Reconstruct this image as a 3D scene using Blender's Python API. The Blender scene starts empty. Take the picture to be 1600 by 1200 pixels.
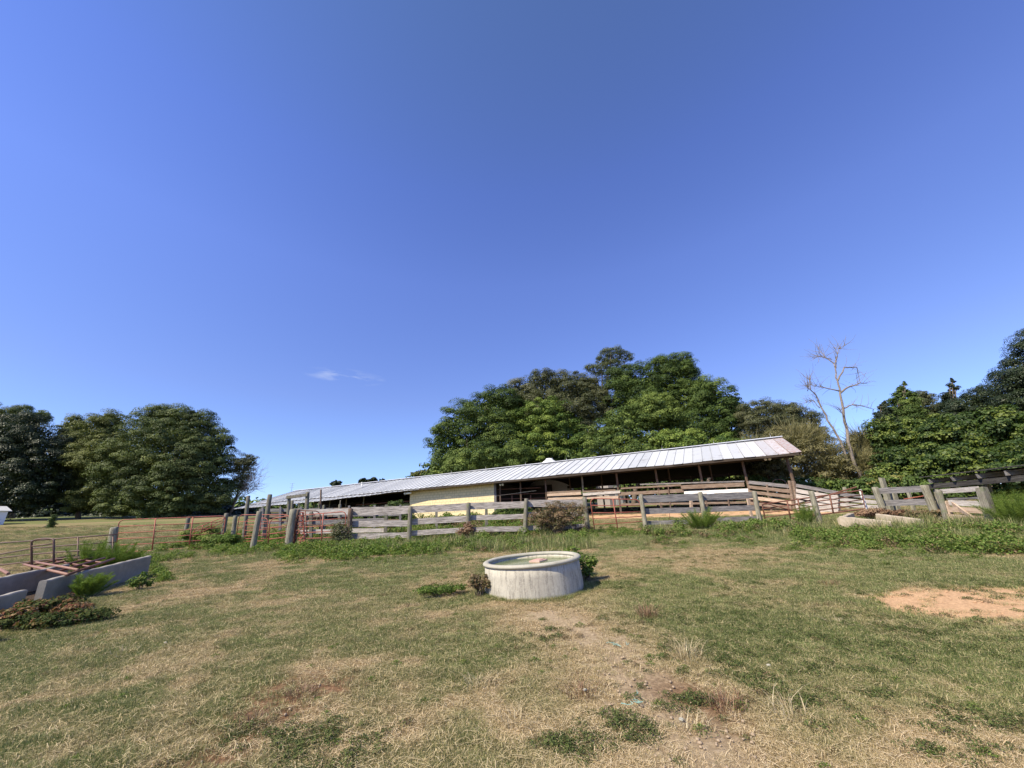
import bpy, math, random
import numpy as np
from mathutils import Vector, Matrix
random.seed(7); rng = np.random.default_rng(7)
S = bpy.context.scene
COL = S.collection

# ------------------------------------------------------------------ camera
F_PX, PITCH, ROLL, EYE = 600.0, math.radians(20.6), math.radians(-2.0), 1.6
cam = bpy.data.cameras.new("camera"); cam.sensor_width = 36; cam.lens = F_PX / 1600 * 36
cam.clip_start = 0.05; cam.clip_end = 5000
camo = bpy.data.objects.new("camera", cam); COL.objects.link(camo)
camo.matrix_world = Matrix.Translation((0, 0, EYE)) @ Matrix.Rotation(math.pi/2 + PITCH, 4, 'X') @ Matrix.Rotation(ROLL, 4, 'Z')
S.camera = camo

# ------------------------------------------------------------------ sky, sun, exposure
SUN_EL = math.radians(45); SUN_DIR = Vector((-0.78, -0.62))          # towards the sun, on the ground plane
SUN_DIR.normalize()
WISP = (camo.matrix_world.to_3x3() @ Vector(((540-800)/F_PX, (600-589)/F_PX, -1))).normalized()
w = bpy.data.worlds.new("World"); S.world = w; w.use_nodes = True
nt = w.node_tree; bg = nt.nodes['Background']
sky = nt.nodes.new('ShaderNodeTexSky'); sky.sky_type = 'NISHITA'; sky.sun_disc = False
sky.sun_elevation = SUN_EL; sky.sun_rotation = math.atan2(SUN_DIR.x, SUN_DIR.y)
sky.altitude = 300; sky.air_density = 1.0; sky.dust_density = 0.0; sky.ozone_density = 3.0
tint = nt.nodes.new('ShaderNodeMix'); tint.data_type = 'RGBA'; tint.blend_type = 'MULTIPLY'; tint.inputs[0].default_value = 1
tint.inputs[7].default_value = (2.64, 1.61, 1.94, 1)
hs = nt.nodes.new('ShaderNodeHueSaturation'); hs.inputs['Saturation'].default_value = 1.22; hs.inputs['Value'].default_value = 1.35
nt.links.new(sky.outputs[0], hs.inputs['Color']); nt.links.new(hs.outputs[0], tint.inputs[6])
tcw = nt.nodes.new('ShaderNodeTexCoord'); sx = nt.nodes.new('ShaderNodeSeparateXYZ'); cr_ = nt.nodes.new('ShaderNodeValToRGB')
nt.links.new(tcw.outputs['Generated'], sx.inputs[0]); nt.links.new(sx.outputs[2], cr_.inputs[0])
for p_, c_ in ((0.0, (.33, .55, .69)), (.07, (.37, .60, .69)), (.16, (.50, .68, .67)), (.30, (.66, .70, .66)), (.57, (.86, .82, .80)), (.73, (.82, .78, .78)), (.92, (.78, .74, .62))):
    e_ = cr_.color_ramp.elements.new(p_) if p_ not in (0.0,) else cr_.color_ramp.elements[0]; e_.position = p_; e_.color = (*c_, 1)
cr_.color_ramp.elements[-1].color = (.78, .74, .62, 1)
t2 = nt.nodes.new('ShaderNodeMix'); t2.data_type = 'RGBA'; t2.blend_type = 'MULTIPLY'; t2.inputs[0].default_value = 1
nt.links.new(tint.outputs[2], t2.inputs[6]); nt.links.new(cr_.outputs[0], t2.inputs[7])
# a faint cirrus wisp, fixed to its own direction in the sky
nv = nt.nodes.new('ShaderNodeVectorMath'); nv.operation = 'SUBTRACT'; nv.inputs[1].default_value = WISP
mpv = nt.nodes.new('ShaderNodeVectorMath'); mpv.operation = 'MULTIPLY'; mpv.inputs[1].default_value = (1/.095, 1/.095, 1/.02)
ln = nt.nodes.new('ShaderNodeVectorMath'); ln.operation = 'LENGTH'; wn = nt.nodes.new('ShaderNodeTexNoise'); wn.inputs['Scale'].default_value = 28; wn.inputs['Detail'].default_value = 5
wm = nt.nodes.new('ShaderNodeVectorMath'); wm.operation = 'MULTIPLY'; wm.inputs[1].default_value = (.6, .6, 3)
mr = nt.nodes.new('ShaderNodeMapRange'); mr.inputs[1].default_value = 1.0; mr.inputs[2].default_value = .2; mr.inputs[3].default_value = 0; mr.inputs[4].default_value = 1
mr2 = nt.nodes.new('ShaderNodeMapRange'); mr2.inputs[1].default_value = .45; mr2.inputs[2].default_value = .72; mr2.inputs[3].default_value = 0; mr2.inputs[4].default_value = .5
pr_ = nt.nodes.new('ShaderNodeMath'); pr_.operation = 'MULTIPLY'; t3 = nt.nodes.new('ShaderNodeMix'); t3.data_type = 'RGBA'; t3.inputs[7].default_value = (7.5, 8.0, 8.8, 1)
nt.links.new(tcw.outputs['Generated'], nv.inputs[0]); nt.links.new(nv.outputs[0], mpv.inputs[0]); nt.links.new(mpv.outputs[0], ln.inputs[0]); nt.links.new(ln.outputs['Value'], mr.inputs[0])
nt.links.new(tcw.outputs['Generated'], wm.inputs[0]); nt.links.new(wm.outputs[0], wn.inputs[0]); nt.links.new(wn.outputs[0], mr2.inputs[0]); nt.links.new(mr.outputs[0], pr_.inputs[0]); nt.links.new(mr2.outputs[0], pr_.inputs[1])
nt.links.new(pr_.outputs[0], t3.inputs[0]); nt.links.new(t2.outputs[2], t3.inputs[6])
nt.links.new(t3.outputs[2], bg.inputs[0]); bg.inputs[1].default_value = 0.081
sun = bpy.data.lights.new("sun", 'SUN'); sun.energy = 5.0; sun.angle = math.radians(0.5); sun.color = (1, .90, .70)
suno = bpy.data.objects.new("sun", sun); COL.objects.link(suno)
sd = Vector((SUN_DIR.x*math.cos(SUN_EL), SUN_DIR.y*math.cos(SUN_EL), math.sin(SUN_EL)))
suno.rotation_euler = sd.to_track_quat('Z', 'Y').to_euler()
S.view_settings.view_transform = 'Standard'; S.view_settings.look = 'None'
S.view_settings.exposure = 0.58; S.view_settings.gamma = 1

# ------------------------------------------------------------------ geometry of the place
_R = np.array(camo.matrix_world.to_3x3())
def ray(px, py): return _R @ np.array([(px-800)/F_PX, (600-py)/F_PX, -1.0])
def at(px, py, Y):
    d = ray(px, py); return np.array([0, 0, EYE]) + d * (Y/d[1])
def mpp(P):                                    # metres per photo pixel at a point
    v = _R.T @ (np.asarray(P) - [0, 0, EYE]); return -v[2]/F_PX
def sstep(a, b, x): t = np.clip((np.asarray(x, float)-a)/(b-a), 0, 1); return t*t*(3-2*t)
def noise2(x, y, s, seed=0):
    x = np.asarray(x, float)/s; y = np.asarray(y, float)/s
    xi = np.floor(x).astype(np.int64); yi = np.floor(y).astype(np.int64); fx = x-xi; fy = y-yi
    fx = fx*fx*(3-2*fx); fy = fy*fy*(3-2*fy)
    def h(i, j):
        n = (i*374761393 + j*668265263 + seed*982451653) & 0x7fffffff
        n = ((n ^ (n >> 13))*1274126177) & 0x7fffffff
        return ((n ^ (n >> 16)) & 0xffff)/65535.0
    return (h(xi, yi)*(1-fx)+h(xi+1, yi)*fx)*(1-fy)+(h(xi, yi+1)*(1-fx)+h(xi+1, yi+1)*fx)*fy
def fbm(x, y, s, seed=0, o=4):
    v = 0; a = .5; t = 0
    for k in range(o): v = v + a*noise2(x, y, s/2**k, seed+k*17); t += a; a *= .5
    return v/t
def G(x, y):
    x = np.asarray(x, float); y = np.asarray(y, float)
    yy = np.where(y > 60, 60+25*np.tanh((y-60)/25), np.where(y < -10, -10, y))
    xx = np.where(x > 40, 40+10*np.tanh((x-40)/10), x)
    z = .074*yy + .018*np.maximum(xx, -12) + .02*np.clip(-x-15, 0, 60)*sstep(20, 45, y)
    return z + .05*(fbm(x, y, 3.0, 5, 3)-.5)*sstep(1, 4, np.abs(y)+1)
def hit(px, py):
    d = ray(px, py); o = np.array([0, 0, EYE])
    den = .074*d[1]+.018*max(d[0], -12*d[1]/17)-d[2]; t = min(EYE/max(den, .02), 80.0)
    while True:
        p = o+d*t
        if p[2] < G(p[0], p[1]) or t > 200: break
        t *= 1.12
    a, b = t/1.35, t
    for _ in range(11):
        m = (a+b)/2; p = o+d*m
        if p[2] < G(p[0], p[1]): b = m
        else: a = m
    return o+d*a
def gp(px, py, Y):                              # point under that pixel column at depth Y, on the ground
    p = at(px, py, Y); p[2] = G(p[0], p[1]); return p

# ------------------------------------------------------------------ object helpers
def tag(o, label=None, cat=None, group=None, kind=None):
    if label: o['label'] = label
    if cat: o['category'] = cat
    if group: o['group'] = group
    if kind: o['kind'] = kind
    return o
def thing(name, loc, label, cat, group=None):
    o = bpy.data.objects.new(name, None); COL.objects.link(o); o.location = tuple(float(v) for v in loc); o.empty_display_size = .2
    return tag(o, label, cat, group)
def mesh(name, verts, faces, m, parent=None, attrs=None, smooth=False, M=None):
    me = bpy.data.meshes.new(name)
    verts = np.asarray(verts, np.float32)
    if isinstance(faces, np.ndarray):
        n, k = faces.shape
        me.vertices.add(len(verts)); me.vertices.foreach_set('co', verts.ravel())
        me.loops.add(n*k); me.loops.foreach_set('vertex_index', faces.astype(np.int32).ravel())
        me.polygons.add(n); me.polygons.foreach_set('loop_start', np.arange(0, n*k, k, dtype=np.int32))
        try: me.polygons.foreach_set('loop_total', np.full(n, k, dtype=np.int32))
        except Exception: pass
        me.update(calc_edges=True)
    else:
        me.from_pydata([tuple(map(float, v)) for v in verts], [], faces); me.update()
    for k_, (dom, arr) in (attrs or {}).items():
        a = me.attributes.new(k_, 'FLOAT', dom); a.data.foreach_set('value', np.asarray(arr, np.float32))
    if smooth: me.polygons.foreach_set('use_smooth', np.ones(len(me.polygons), bool))
    if m: me.materials.append(m)
    o = bpy.data.objects.new(name, me); COL.objects.link(o)
    if M is not None: o.matrix_world = M
    if parent is not None:
        pm = Matrix.Translation(parent.location); q = parent.parent
        while q is not None: pm = Matrix.Translation(q.location) @ pm; q = q.parent
        if parent.type == 'MESH': pm = WORLD[parent.name]
        o.parent = parent; o.matrix_parent_inverse = pm.inverted()
    WORLD[o.name] = M.copy() if M is not None else Matrix.Identity(4)
    return o
WORLD = {}
class MB:
    def __init__(s): s.v = []; s.f = []
    def add(s, v, f):
        n = len(s.v); s.v += [tuple(p) for p in v]; s.f += [tuple(i+n for i in q) for q in f]; return s
    def tube(s, pts, r, n=8, cap=True):
        pts = [Vector([float(c) for c in p]) for p in pts]; m = len(pts)
        rs = [r]*m if np.isscalar(r) else list(r)
        V = []; up = None
        for i in range(m):
            t = (pts[min(i+1, m-1)]-pts[max(i-1, 0)]).normalized()
            if up is None: up = t.orthogonal().normalized()
            up = (up - t*up.dot(t)); up = up.normalized() if up.length > 1e-6 else t.orthogonal().normalized()
            b = t.cross(up)
            for k in range(n):
                a = 2*math.pi*k/n; V.append(pts[i]+(up*math.cos(a)+b*math.sin(a))*rs[i])
        Fs = [(i*n+k, i*n+(k+1) % n, (i+1)*n+(k+1) % n, (i+1)*n+k) for i in range(m-1) for k in range(n)]
        if cap: Fs += [tuple(range(n-1, -1, -1)), tuple((m-1)*n+k for k in range(n))]
        return s.add(V, Fs)
    def box(s, c, d, M=None):
        V = [Vector((c[0]+i*d[0]/2, c[1]+j*d[1]/2, c[2]+k*d[2]/2)) for i in (-1, 1) for j in (-1, 1) for k in (-1, 1)]
        if M is not None: V = [M @ v for v in V]
        return s.add(V, [(0, 1, 3, 2), (4, 6, 7, 5), (0, 4, 5, 1), (2, 3, 7, 6), (0, 2, 6, 4), (1, 5, 7, 3)])
    def build(s, name, m, parent=None, smooth=False, M=None, attrs=None): return mesh(name, s.v, s.f, m, parent, attrs, smooth, M)
def frame_matrix(o, x, up=(0, 0, 1)):
    x = Vector(x).normalized(); u = Vector(up); y = u.cross(x).normalized(); z = x.cross(y)
    return Matrix(((x.x, y.x, z.x, o[0]), (x.y, y.y, z.y, o[1]), (x.z, y.z, z.z, o[2]), (0, 0, 0, 1)))
def board(name, p0, p1, h, t, m, parent, wob=.006, seg=10, up=(0, 0, 1)):
    """a sawn board between two points; its own X runs along the grain; p0, p1 on its centre line"""
    p0 = Vector([float(c) for c in p0]); p1 = Vector([float(c) for c in p1]); L = (p1-p0).length
    M = frame_matrix(p0, p1-p0, up); V = []
    bow = random.uniform(-1, 1)*.012
    c0 = random.uniform(-.03, .03); c1 = random.uniform(-.03, .03)
    for i in range(seg+1):
        x = L*i/seg; dz = bow*math.sin(math.pi*i/seg); dy = random.uniform(-1, 1)*wob*.5
        a, b = random.uniform(-wob, wob), random.uniform(-wob, wob)
        e = (c0 if i == 0 else c1 if i == seg else 0)
        V += [(x-e, dy-t/2, -h/2+dz+a), (x-e, dy+t/2, -h/2+dz+a), (x+e, dy+t/2, h/2+dz+b), (x+e, dy-t/2, h/2+dz+b)]
    Fs = [(i*4+k, i*4+(k+1) % 4, i*4+4+(k+1) % 4, i*4+4+k) for i in range(seg) for k in range(4)] + [(0, 3, 2, 1), tuple(seg*4+k for k in range(4))]
    return mesh(name, V, Fs, m, parent, None, False, M)
def post(name, base, top, r, m, parent=None, square=False, sink=.15, taper=.9):
    r = r*.84
    b = Vector([float(c) for c in base]); t = Vector([float(c) for c in top]); ax = (t-b).normalized(); b0 = b-ax*sink; L = (t-b0).length
    q = ax.to_track_quat('Z', 'Y'); M = Matrix.Translation(b0) @ q.to_matrix().to_4x4() @ Matrix.Rotation(random.uniform(0, .5) if not square else 0.15, 4, 'Z')
    n = 4 if square else 12; V = []; rows = 9
    ph = [random.uniform(.93, 1.06) for _ in range(n)]
    rr = r*(1.3 if square else 1)
    sl = random.uniform(-.25, .25)
    for i in range(rows+2):
        f = min(i/rows, 1); k = 1-(1-taper)*f
        if i == rows+1: k *= .8 if not square else .93
        for j in range(n):
            a = 2*math.pi*j/n + (math.pi/4 if square else 0); R_ = rr*k*ph[j]*random.uniform(.96, 1.04)
            z = L*f - (.02 if i == rows else 0) + (sl*R_*math.cos(a) if i >= rows else 0)
            V.append((R_*math.cos(a), R_*math.sin(a), z))
    Fs = [(i*n+k, i*n+(k+1) % n, (i+1)*n+(k+1) % n, (i+1)*n+k) for i in range(rows+1) for k in range(n)] + [tuple((rows+1)*n+k for k in range(n))]
    return mesh(name, V, Fs, m, parent, None, not square, M)

# ------------------------------------------------------------------ materials
def nodes(name):
    m = bpy.data.materials.new(name); m.use_nodes = True; t = m.node_tree
    return m, t, t.nodes['Principled BSDF'], t.nodes['Material Output']
def N(t, kind, **kw):
    n = t.nodes.new(kind)
    for k, v in kw.items():
        if k.startswith('i_'): n.inputs[int(k[2:]) if k[2:].isdigit() else k[2:].replace('_', ' ')].default_value = v
        else: setattr(n, k, v)
    return n
def ramp(t, fac, stops):
    r = N(t, 'ShaderNodeValToRGB'); e = r.color_ramp.elements
    while len(e) < len(stops): e.new(.5)
    for k, (p, c) in enumerate(stops): e[k].position = p; e[k].color = (*c, 1)
    t.links.new(fac, r.inputs[0]); return r.outputs[0]
def mixc(t, fac, a, b, mode='MIX'):
    n = N(t, 'ShaderNodeMix', data_type='RGBA', blend_type=mode)
    for i, v in ((0, fac), (6, a), (7, b)):
        if isinstance(v, (int, float)): n.inputs[i].default_value = v
        elif isinstance(v, tuple): n.inputs[i].default_value = (*v, 1)
        else: t.links.new(v, n.inputs[i])
    return n.outputs[2]
def noise(t, scale, detail=4, vec=None, rough=.6, mapscale=None, coord='Object'):
    tc = N(t, 'ShaderNodeTexCoord'); mp = N(t, 'ShaderNodeMapping'); mp.inputs[3].default_value = mapscale or (1, 1, 1)
    if vec is None: t.links.new(tc.outputs[coord], mp.inputs[0])
    else: t.links.new(vec, mp.inputs[0])
    oi = N(t, 'ShaderNodeObjectInfo'); ad = N(t, 'ShaderNodeVectorMath', operation='ADD'); sc = N(t, 'ShaderNodeMath', operation='MULTIPLY'); sc.inputs[1].default_value = 37
    t.links.new(oi.outputs['Random'], sc.inputs[0]); t.links.new(mp.outputs[0], ad.inputs[0]); t.links.new(sc.outputs[0], ad.inputs[1])
    n = N(t, 'ShaderNodeTexNoise'); n.inputs['Scale'].default_value = scale; n.inputs['Detail'].default_value = detail; n.inputs['Roughness'].default_value = rough
    t.links.new(ad.outputs[0], n.inputs['Vector']); return n.outputs['Fac']
def bump(t, bsdf, h, strength=.4, dist=.01):
    b = N(t, 'ShaderNodeBump'); b.inputs['Strength'].default_value = strength; b.inputs['Distance'].default_value = dist
    t.links.new(h, b.inputs['Height']); t.links.new(b.outputs[0], bsdf.inputs['Normal'])
def wood(name, dark, mid, light, axis='X', cover=.5, moss=None):
    m, t, b, o = nodes(name); ms = {'X': (.8, 22, 22), 'Z': (22, 22, .8)}[axis]
    grain = noise(t, 3.0, 6, mapscale=ms, rough=.7); blot = noise(t, 5, 6, mapscale={'X': (.5, 5, 5), 'Z': (5, 5, .5)}[axis], rough=.75)
    c = ramp(t, grain, [(.3, dark), (.55, mid), (.75, tuple(min(1, x*1.25) for x in mid))])
    fl = ramp(t, blot, [(cover-.10, (0, 0, 0)), (cover+.14, (1, 1, 1))])
    g2 = ramp(t, grain, [(.36, (0, 0, 0)), (.5, (1, 1, 1))])
    f = mixc(t, 1.0, fl, g2, 'MULTIPLY')
    c = mixc(t, f, c, light)
    if moss:
        mo = ramp(t, noise(t, 5, 4, rough=.7), [(.5, (0, 0, 0)), (.62, (1, 1, 1))]); c = mixc(t, mo, c, moss)
    t.links.new(c, b.inputs['Base Color']); b.inputs['Roughness'].default_value = .9
    b.inputs['Specular IOR Level'].default_value = .2; bump(t, b, grain, .7, .01); return m
W_BOARD = wood('weathered_board', (.06, .052, .048), (.21, .185, .165), (.52, .47, .43), 'X', .47)
W_GREY = wood('grey_board', (.045, .042, .045), (.15, .14, .14), (.30, .28, .27), 'X', .5)
W_PALE = wood('pale_board', (.14, .12, .10), (.36, .32, .28), (.56, .52, .48), 'X', .47)
W_BROWN = wood('brown_board', (.05, .035, .025), (.19, .13, .09), (.30, .24, .19), 'X', .52)
W_TAN = wood('tan_board', (.14, .09, .06), (.42, .30, .21), (.55, .44, .34), 'X', .5)
W_WHITE = wood('white_board', (.45, .42, .38), (.72, .70, .66), (.80, .78, .74), 'X', .4)
W_POST = wood('grey_post', (.05, .042, .032), (.155, .14, .11), (.27, .25, .205), 'Z', .5, (.14, .15, .09))
W_POSTD = wood('brown_post', (.035, .025, .018), (.13, .085, .06), (.26, .20, .16), 'Z', .56)
W_POSTG = wood('greenish_post', (.06, .052, .036), (.17, .155, .11), (.33, .31, .24), 'Z', .48)
def rusty(name, paint, amount):
    m, t, b, o = nodes(name); n = noise(t, 9, 5, rough=.7, coord='Generated', mapscale=(3, 3, 3)); n2 = noise(t, 40, 3, rough=.7)
    c = ramp(t, n2, [(.3, (.09, .035, .022)), (.7, (.22, .09, .05))])
    f = ramp(t, n, [(amount-.08, (0, 0, 0)), (amount+.08, (1, 1, 1))])
    t.links.new(mixc(t, f, paint, c), b.inputs['Base Color']); b.inputs['Roughness'].default_value = .6; b.inputs['Metallic'].default_value = .1
    bump(t, b, n2, .3, .003); return m
M_RED = rusty('red_paint_rust', (.40, .10, .07), .52)
M_RUST = rusty('rust', (.17, .075, .05), .4)
M_DARKPIPE = rusty('dark_pipe', (.07, .055, .05), .52)
M_PINK = rusty('faded_rust', (.27, .14, .10), .55)
def concrete(name, a, b_, stain, sc=3.0, streak=True):
    m, t, b, o = nodes(name); n = noise(t, sc, 6, rough=.7); s = noise(t, 4.0, 6, mapscale=(4.5, 4.5, .45), rough=.8); fine = noise(t, 45, 3, rough=.7)
    c = ramp(t, n, [(.3, a), (.7, b_)])
    f = ramp(t, s, [(.46, (0, 0, 0)), (.60, (1, 1, 1))]) if streak else ramp(t, s, [(.6, (0, 0, 0)), (.8, (1, 1, 1))])
    sp = ramp(t, fine, [(.36, (0, 0, 0)), (.5, (1, 1, 1))])
    f = mixc(t, 1, f, sp, 'MULTIPLY')
    c = mixc(t, f, c, stain); c = mixc(t, mixc(t, 1, sp, (.16, .16, .16), 'MULTIPLY'), c, (.28, .26, .23))
    t.links.new(c, b.inputs['Base Color']); b.inputs['Roughness'].default_value = .92; bump(t, b, fine, .5, .006); return m
M_TANK = concrete('tank_concrete', (.36, .33, .27), (.52, .485, .40), (.23, .21, .175))
M_RIM = concrete('rim_concrete', (.30, .285, .225), (.47, .44, .36), (.17, .16, .13), streak=False)
M_BUNK = concrete('bunk_concrete', (.19, .172, .145), (.33, .30, .255), (.08, .075, .065), streak=False)
M_SLAB = concrete('slab_concrete', (.33, .27, .19), (.47, .39, .29), (.21, .16, .11), streak=False)
def plain(name, c, rough=.6, metal=0, var=.12, sc=6):
    m, t, b, o = nodes(name); n = noise(t, sc, 4)
    k = ramp(t, n, [(.3, tuple(x*(1-var) for x in c)), (.7, tuple(min(1, x*(1+var)) for x in c))])
    t.links.new(k, b.inputs['Base Color']); b.inputs['Roughness'].default_value = rough; b.inputs['Metallic'].default_value = metal; return m
def leafmat(name, stops, trans=.25, rough=.55, spec=.35):
    m, t, b, o = nodes(name); a = N(t, 'ShaderNodeAttribute', attribute_name='tint')
    c = ramp(t, a.outputs['Fac'], stops); t.links.new(c, b.inputs['Base Color'])
    b.inputs['Roughness'].default_value = rough; b.inputs['Specular IOR Level'].default_value = spec
    tr = N(t, 'ShaderNodeBsdfTranslucent'); t.links.new(mixc(t, 1, c, (1.0, 1.15, .55), 'MULTIPLY'), tr.inputs[0])
    mx = N(t, 'ShaderNodeMixShader'); mx.inputs[0].default_value = trans
    t.links.new(b.outputs[0], mx.inputs[1]); t.links.new(tr.outputs[0], mx.inputs[2]); t.links.new(mx.outputs[0], o.inputs[0]); return m
def greens(d, m_, l, straw=None):
    s = [(0, d), (.5, m_), (.9, l)]
    if straw: s = [(0, d), (.4, m_), (.7, l), (.9, straw)]
    return s
L_OAK = leafmat('oak_leaf', greens((.036, .050, .016), (.085, .115, .034), (.17, .20, .055)), .14, .6, .25)
L_DARK = leafmat('dark_leaf', greens((.014, .024, .010), (.030, .046, .018), (.055, .075, .030)), .12, .5, .35)
L_PECAN = leafmat('pecan_leaf', greens((.055, .070, .016), (.12, .14, .034), (.19, .205, .055)), .14, .6, .25)
L_BRIGHT = leafmat('walnut_leaf', greens((.045, .085, .016), (.105, .165, .030), (.23, .29, .055)), .14, .6, .25)
L_MID = leafmat('mid_leaf', greens((.034, .058, .014), (.070, .112, .024), (.165, .215, .045)), .14, .6, .25)
L_PINE = leafmat('pine_needle', greens((.04, .055, .02), (.09, .11, .04), (.15, .16, .06)))
L_GREY = leafmat('greyish_leaf', greens((.05, .06, .025), (.105, .115, .05), (.17, .17, .09)))
L_OLIVE = leafmat('olive_brush', greens((.10, .095, .04), (.19, .17, .075), (.28, .25, .12)))
L_KUDZU = leafmat('vine_leaf', greens((.025, .05, .012), (.065, .105, .022), (.17, .21, .04)), .3)
L_FENNEL = leafmat('fennel_leaf', greens((.07, .11, .02), (.15, .22, .04), (.26, .33, .08)), .3, .7, .1)
L_WEED = leafmat('weed_leaf', greens((.05, .09, .018), (.12, .185, .04), (.22, .27, .075), (.30, .27, .10)), .3, .7, .12)
L_LOWW = leafmat('low_weed_leaf', greens((.035, .05, .016), (.075, .10, .032), (.14, .165, .055), (.30, .25, .13)), .15, .8, .1)
L_BRAMBLE = leafmat('bramble_leaf', [(0, (.045, .065, .02)), (.35, (.10, .115, .035)), (.55, (.17, .10, .05)), (.75, (.20, .07, .045)), (.95, (.30, .22, .12))], .2, .8, .1)
L_DRYB = leafmat('dry_shrub_leaf', [(0, (.05, .055, .02)), (.3, (.105, .10, .035)), (.6, (.19, .125, .065)), (.9, (.30, .20, .12))], .2)
L_RED = leafmat('dead_weed', [(0, (.10, .05, .03)), (.5, (.22, .12, .07)), (.9, (.32, .22, .13))], .15)
L_STRAW = leafmat('straw', [(0, (.26, .18, .10)), (.5, (.45, .36, .22)), (.9, (.62, .53, .36))], .2)
BARK = plain('bark', (.13, .10, .075), .95, 0, .4, 9)
BARK_PALE = plain('pale_dead_bark', (.21, .175, .145), .95, 0, .35, 7)

# ------------------------------------------------------------------ ground
DIRT = [hit(1090, 1195), hit(1020, 1120), hit(985, 1050), hit(935, 1000), hit(860, 960)]
BROWN2 = [hit(1040, 1075), hit(1110, 1105), hit(1175, 1110)]
BROWN = [hit(330, 1185), hit(400, 1130), hit(490, 1070)]
ORANGE = hit(1530, 945); ORANGE2 = hit(1420, 935)
def seg_d(x, y, A):
    d = np.full(np.shape(x), 1e9)
    for a, b in zip(A[:-1], A[1:]):
        ax, ay, bx, by = a[0], a[1], b[0], b[1]; L = (bx-ax)**2+(by-ay)**2
        t = np.clip(((x-ax)*(bx-ax)+(y-ay)*(by-ay))/L, 0, 1); d = np.minimum(d, np.hypot(x-ax-t*(bx-ax), y-ay-t*(by-ay)))
    return d
BARN_O = at(1245, 706.5, 24.0); TH = math.radians(26.7)
BU = np.array([-math.cos(TH), math.sin(TH), 0]); BV = np.array([math.sin(TH), math.cos(TH), 0])
def fields(x, y):
    """dry (0 green .. 1 straw), bare pale earth, orange clay"""
    n3 = fbm(x, y, .28, 51, 2); n = fbm(x, y, 2.6, 11, 4); n2 = fbm(x, y, .7, 31, 3)
    dry = sstep(.41, .60, n*.42+n2*.33+n3*.25)-.10
    bare = sstep(.85, .12, seg_d(x, y, DIRT)*(1.0+.12*y)+.75*(n2-.5)+.35*(n3-.5))*.95
    dry = np.maximum(dry, .9*sstep(1.3, .3, seg_d(x, y, DIRT)+.6*(n-.5)))
    # greener ground to the right and in the far middle
    for (cx, cy, rr, am) in [(3.2, 5.2, 1.8, -.55), (1.6, 6.6, .8, -.5), (-.6, 5.2, .7, -.4), (-2.6, 3.9, .5, -.5), (6.5, 6.0, 2.0, -.3), (-4.5, 10, 2.5, -.25), (-5.4, 5.5, 1.3, -.35),
                         (-1.6, 4.2, .9, .35), (-1.0, 3.0, 1.0, .4), (2.2, 3.4, .9, .35), (-2.6, 7.2, 1.2, .3), (.3, 6.0, .8, .5), (-6.5, 9, 1.2, .3)]:
        dry = np.clip(dry+am*np.exp(-((x-cx)**2+(y-cy)**2)/rr**2), 0, 1)
    brown = sstep(.8, .1, np.minimum(seg_d(x, y, BROWN), seg_d(x, y, BROWN2)+.3)*1.1+.9*(n2-.5)+.25*(n3-.5))
    ob = np.exp(-(((x-ORANGE[0]-.35)/2.0)**2+((y-ORANGE[1]-.05)/.85)**2)**1.3)
    clay = sstep(.2, .95, ob*1.3+.6*(n2-.5)+.4*(n3-.5))
    du = (x-BARN_O[0])*BU[0]+(y-BARN_O[1])*BU[1]; dv = (x-BARN_O[0])*BV[0]+(y-BARN_O[1])*BV[1]
    yard = sstep(-5, -4, dv+1.2*(n-.5))*sstep(12, 11, dv)*sstep(-1.5, 0, du)*sstep(18.5, 16.5, du)
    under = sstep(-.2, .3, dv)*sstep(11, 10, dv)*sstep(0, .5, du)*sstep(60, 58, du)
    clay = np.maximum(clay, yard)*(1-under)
    under = np.maximum(under, sstep(-9.5, -9.9, x+(y-8.5)*.25)*sstep(-12.2, -11.8, x+(y-8.5)*.3)*sstep(7, 7.5, y)*sstep(12, 11.6, y))  # dark ground inside the bunk: its shadow is put into the colour
    track = sstep(.5, .1, np.abs(y-(13.6+.25*np.sin(x*.6)+.05*x)))*sstep(7, 4, np.abs(x+2))*.8*sstep(.35, .5, n2+.1)
    dry = np.maximum(dry, track)
    return dry, bare, clay, under, brown
def axis_pts(lo, a, b, hi, st, g=1.18):
    p = list(np.arange(a, b+st, st)); s = st
    q = p[-1]
    while q < hi: s *= g; q += s; p.append(q)
    s = st; q = p[0]; L_ = []
    while q > lo: s *= g; q -= s; L_.append(q)
    return np.array(L_[::-1]+p)
xs = axis_pts(-1500, -12, 18, 1500, .16); ys = axis_pts(-400, 2, 26, 2500, .13)
X, Y = np.meshgrid(xs, ys); nx, ny = len(xs), len(ys)
Z = G(X, Y) + .025*(fbm(X, Y, .5, 77, 3)-.5)
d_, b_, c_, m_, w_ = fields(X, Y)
idx = np.arange(nx*ny).reshape(ny, nx)
Fq = np.stack([idx[:-1, :-1], idx[:-1, 1:], idx[1:, 1:], idx[1:, :-1]], -1).reshape(-1, 4)
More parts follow.
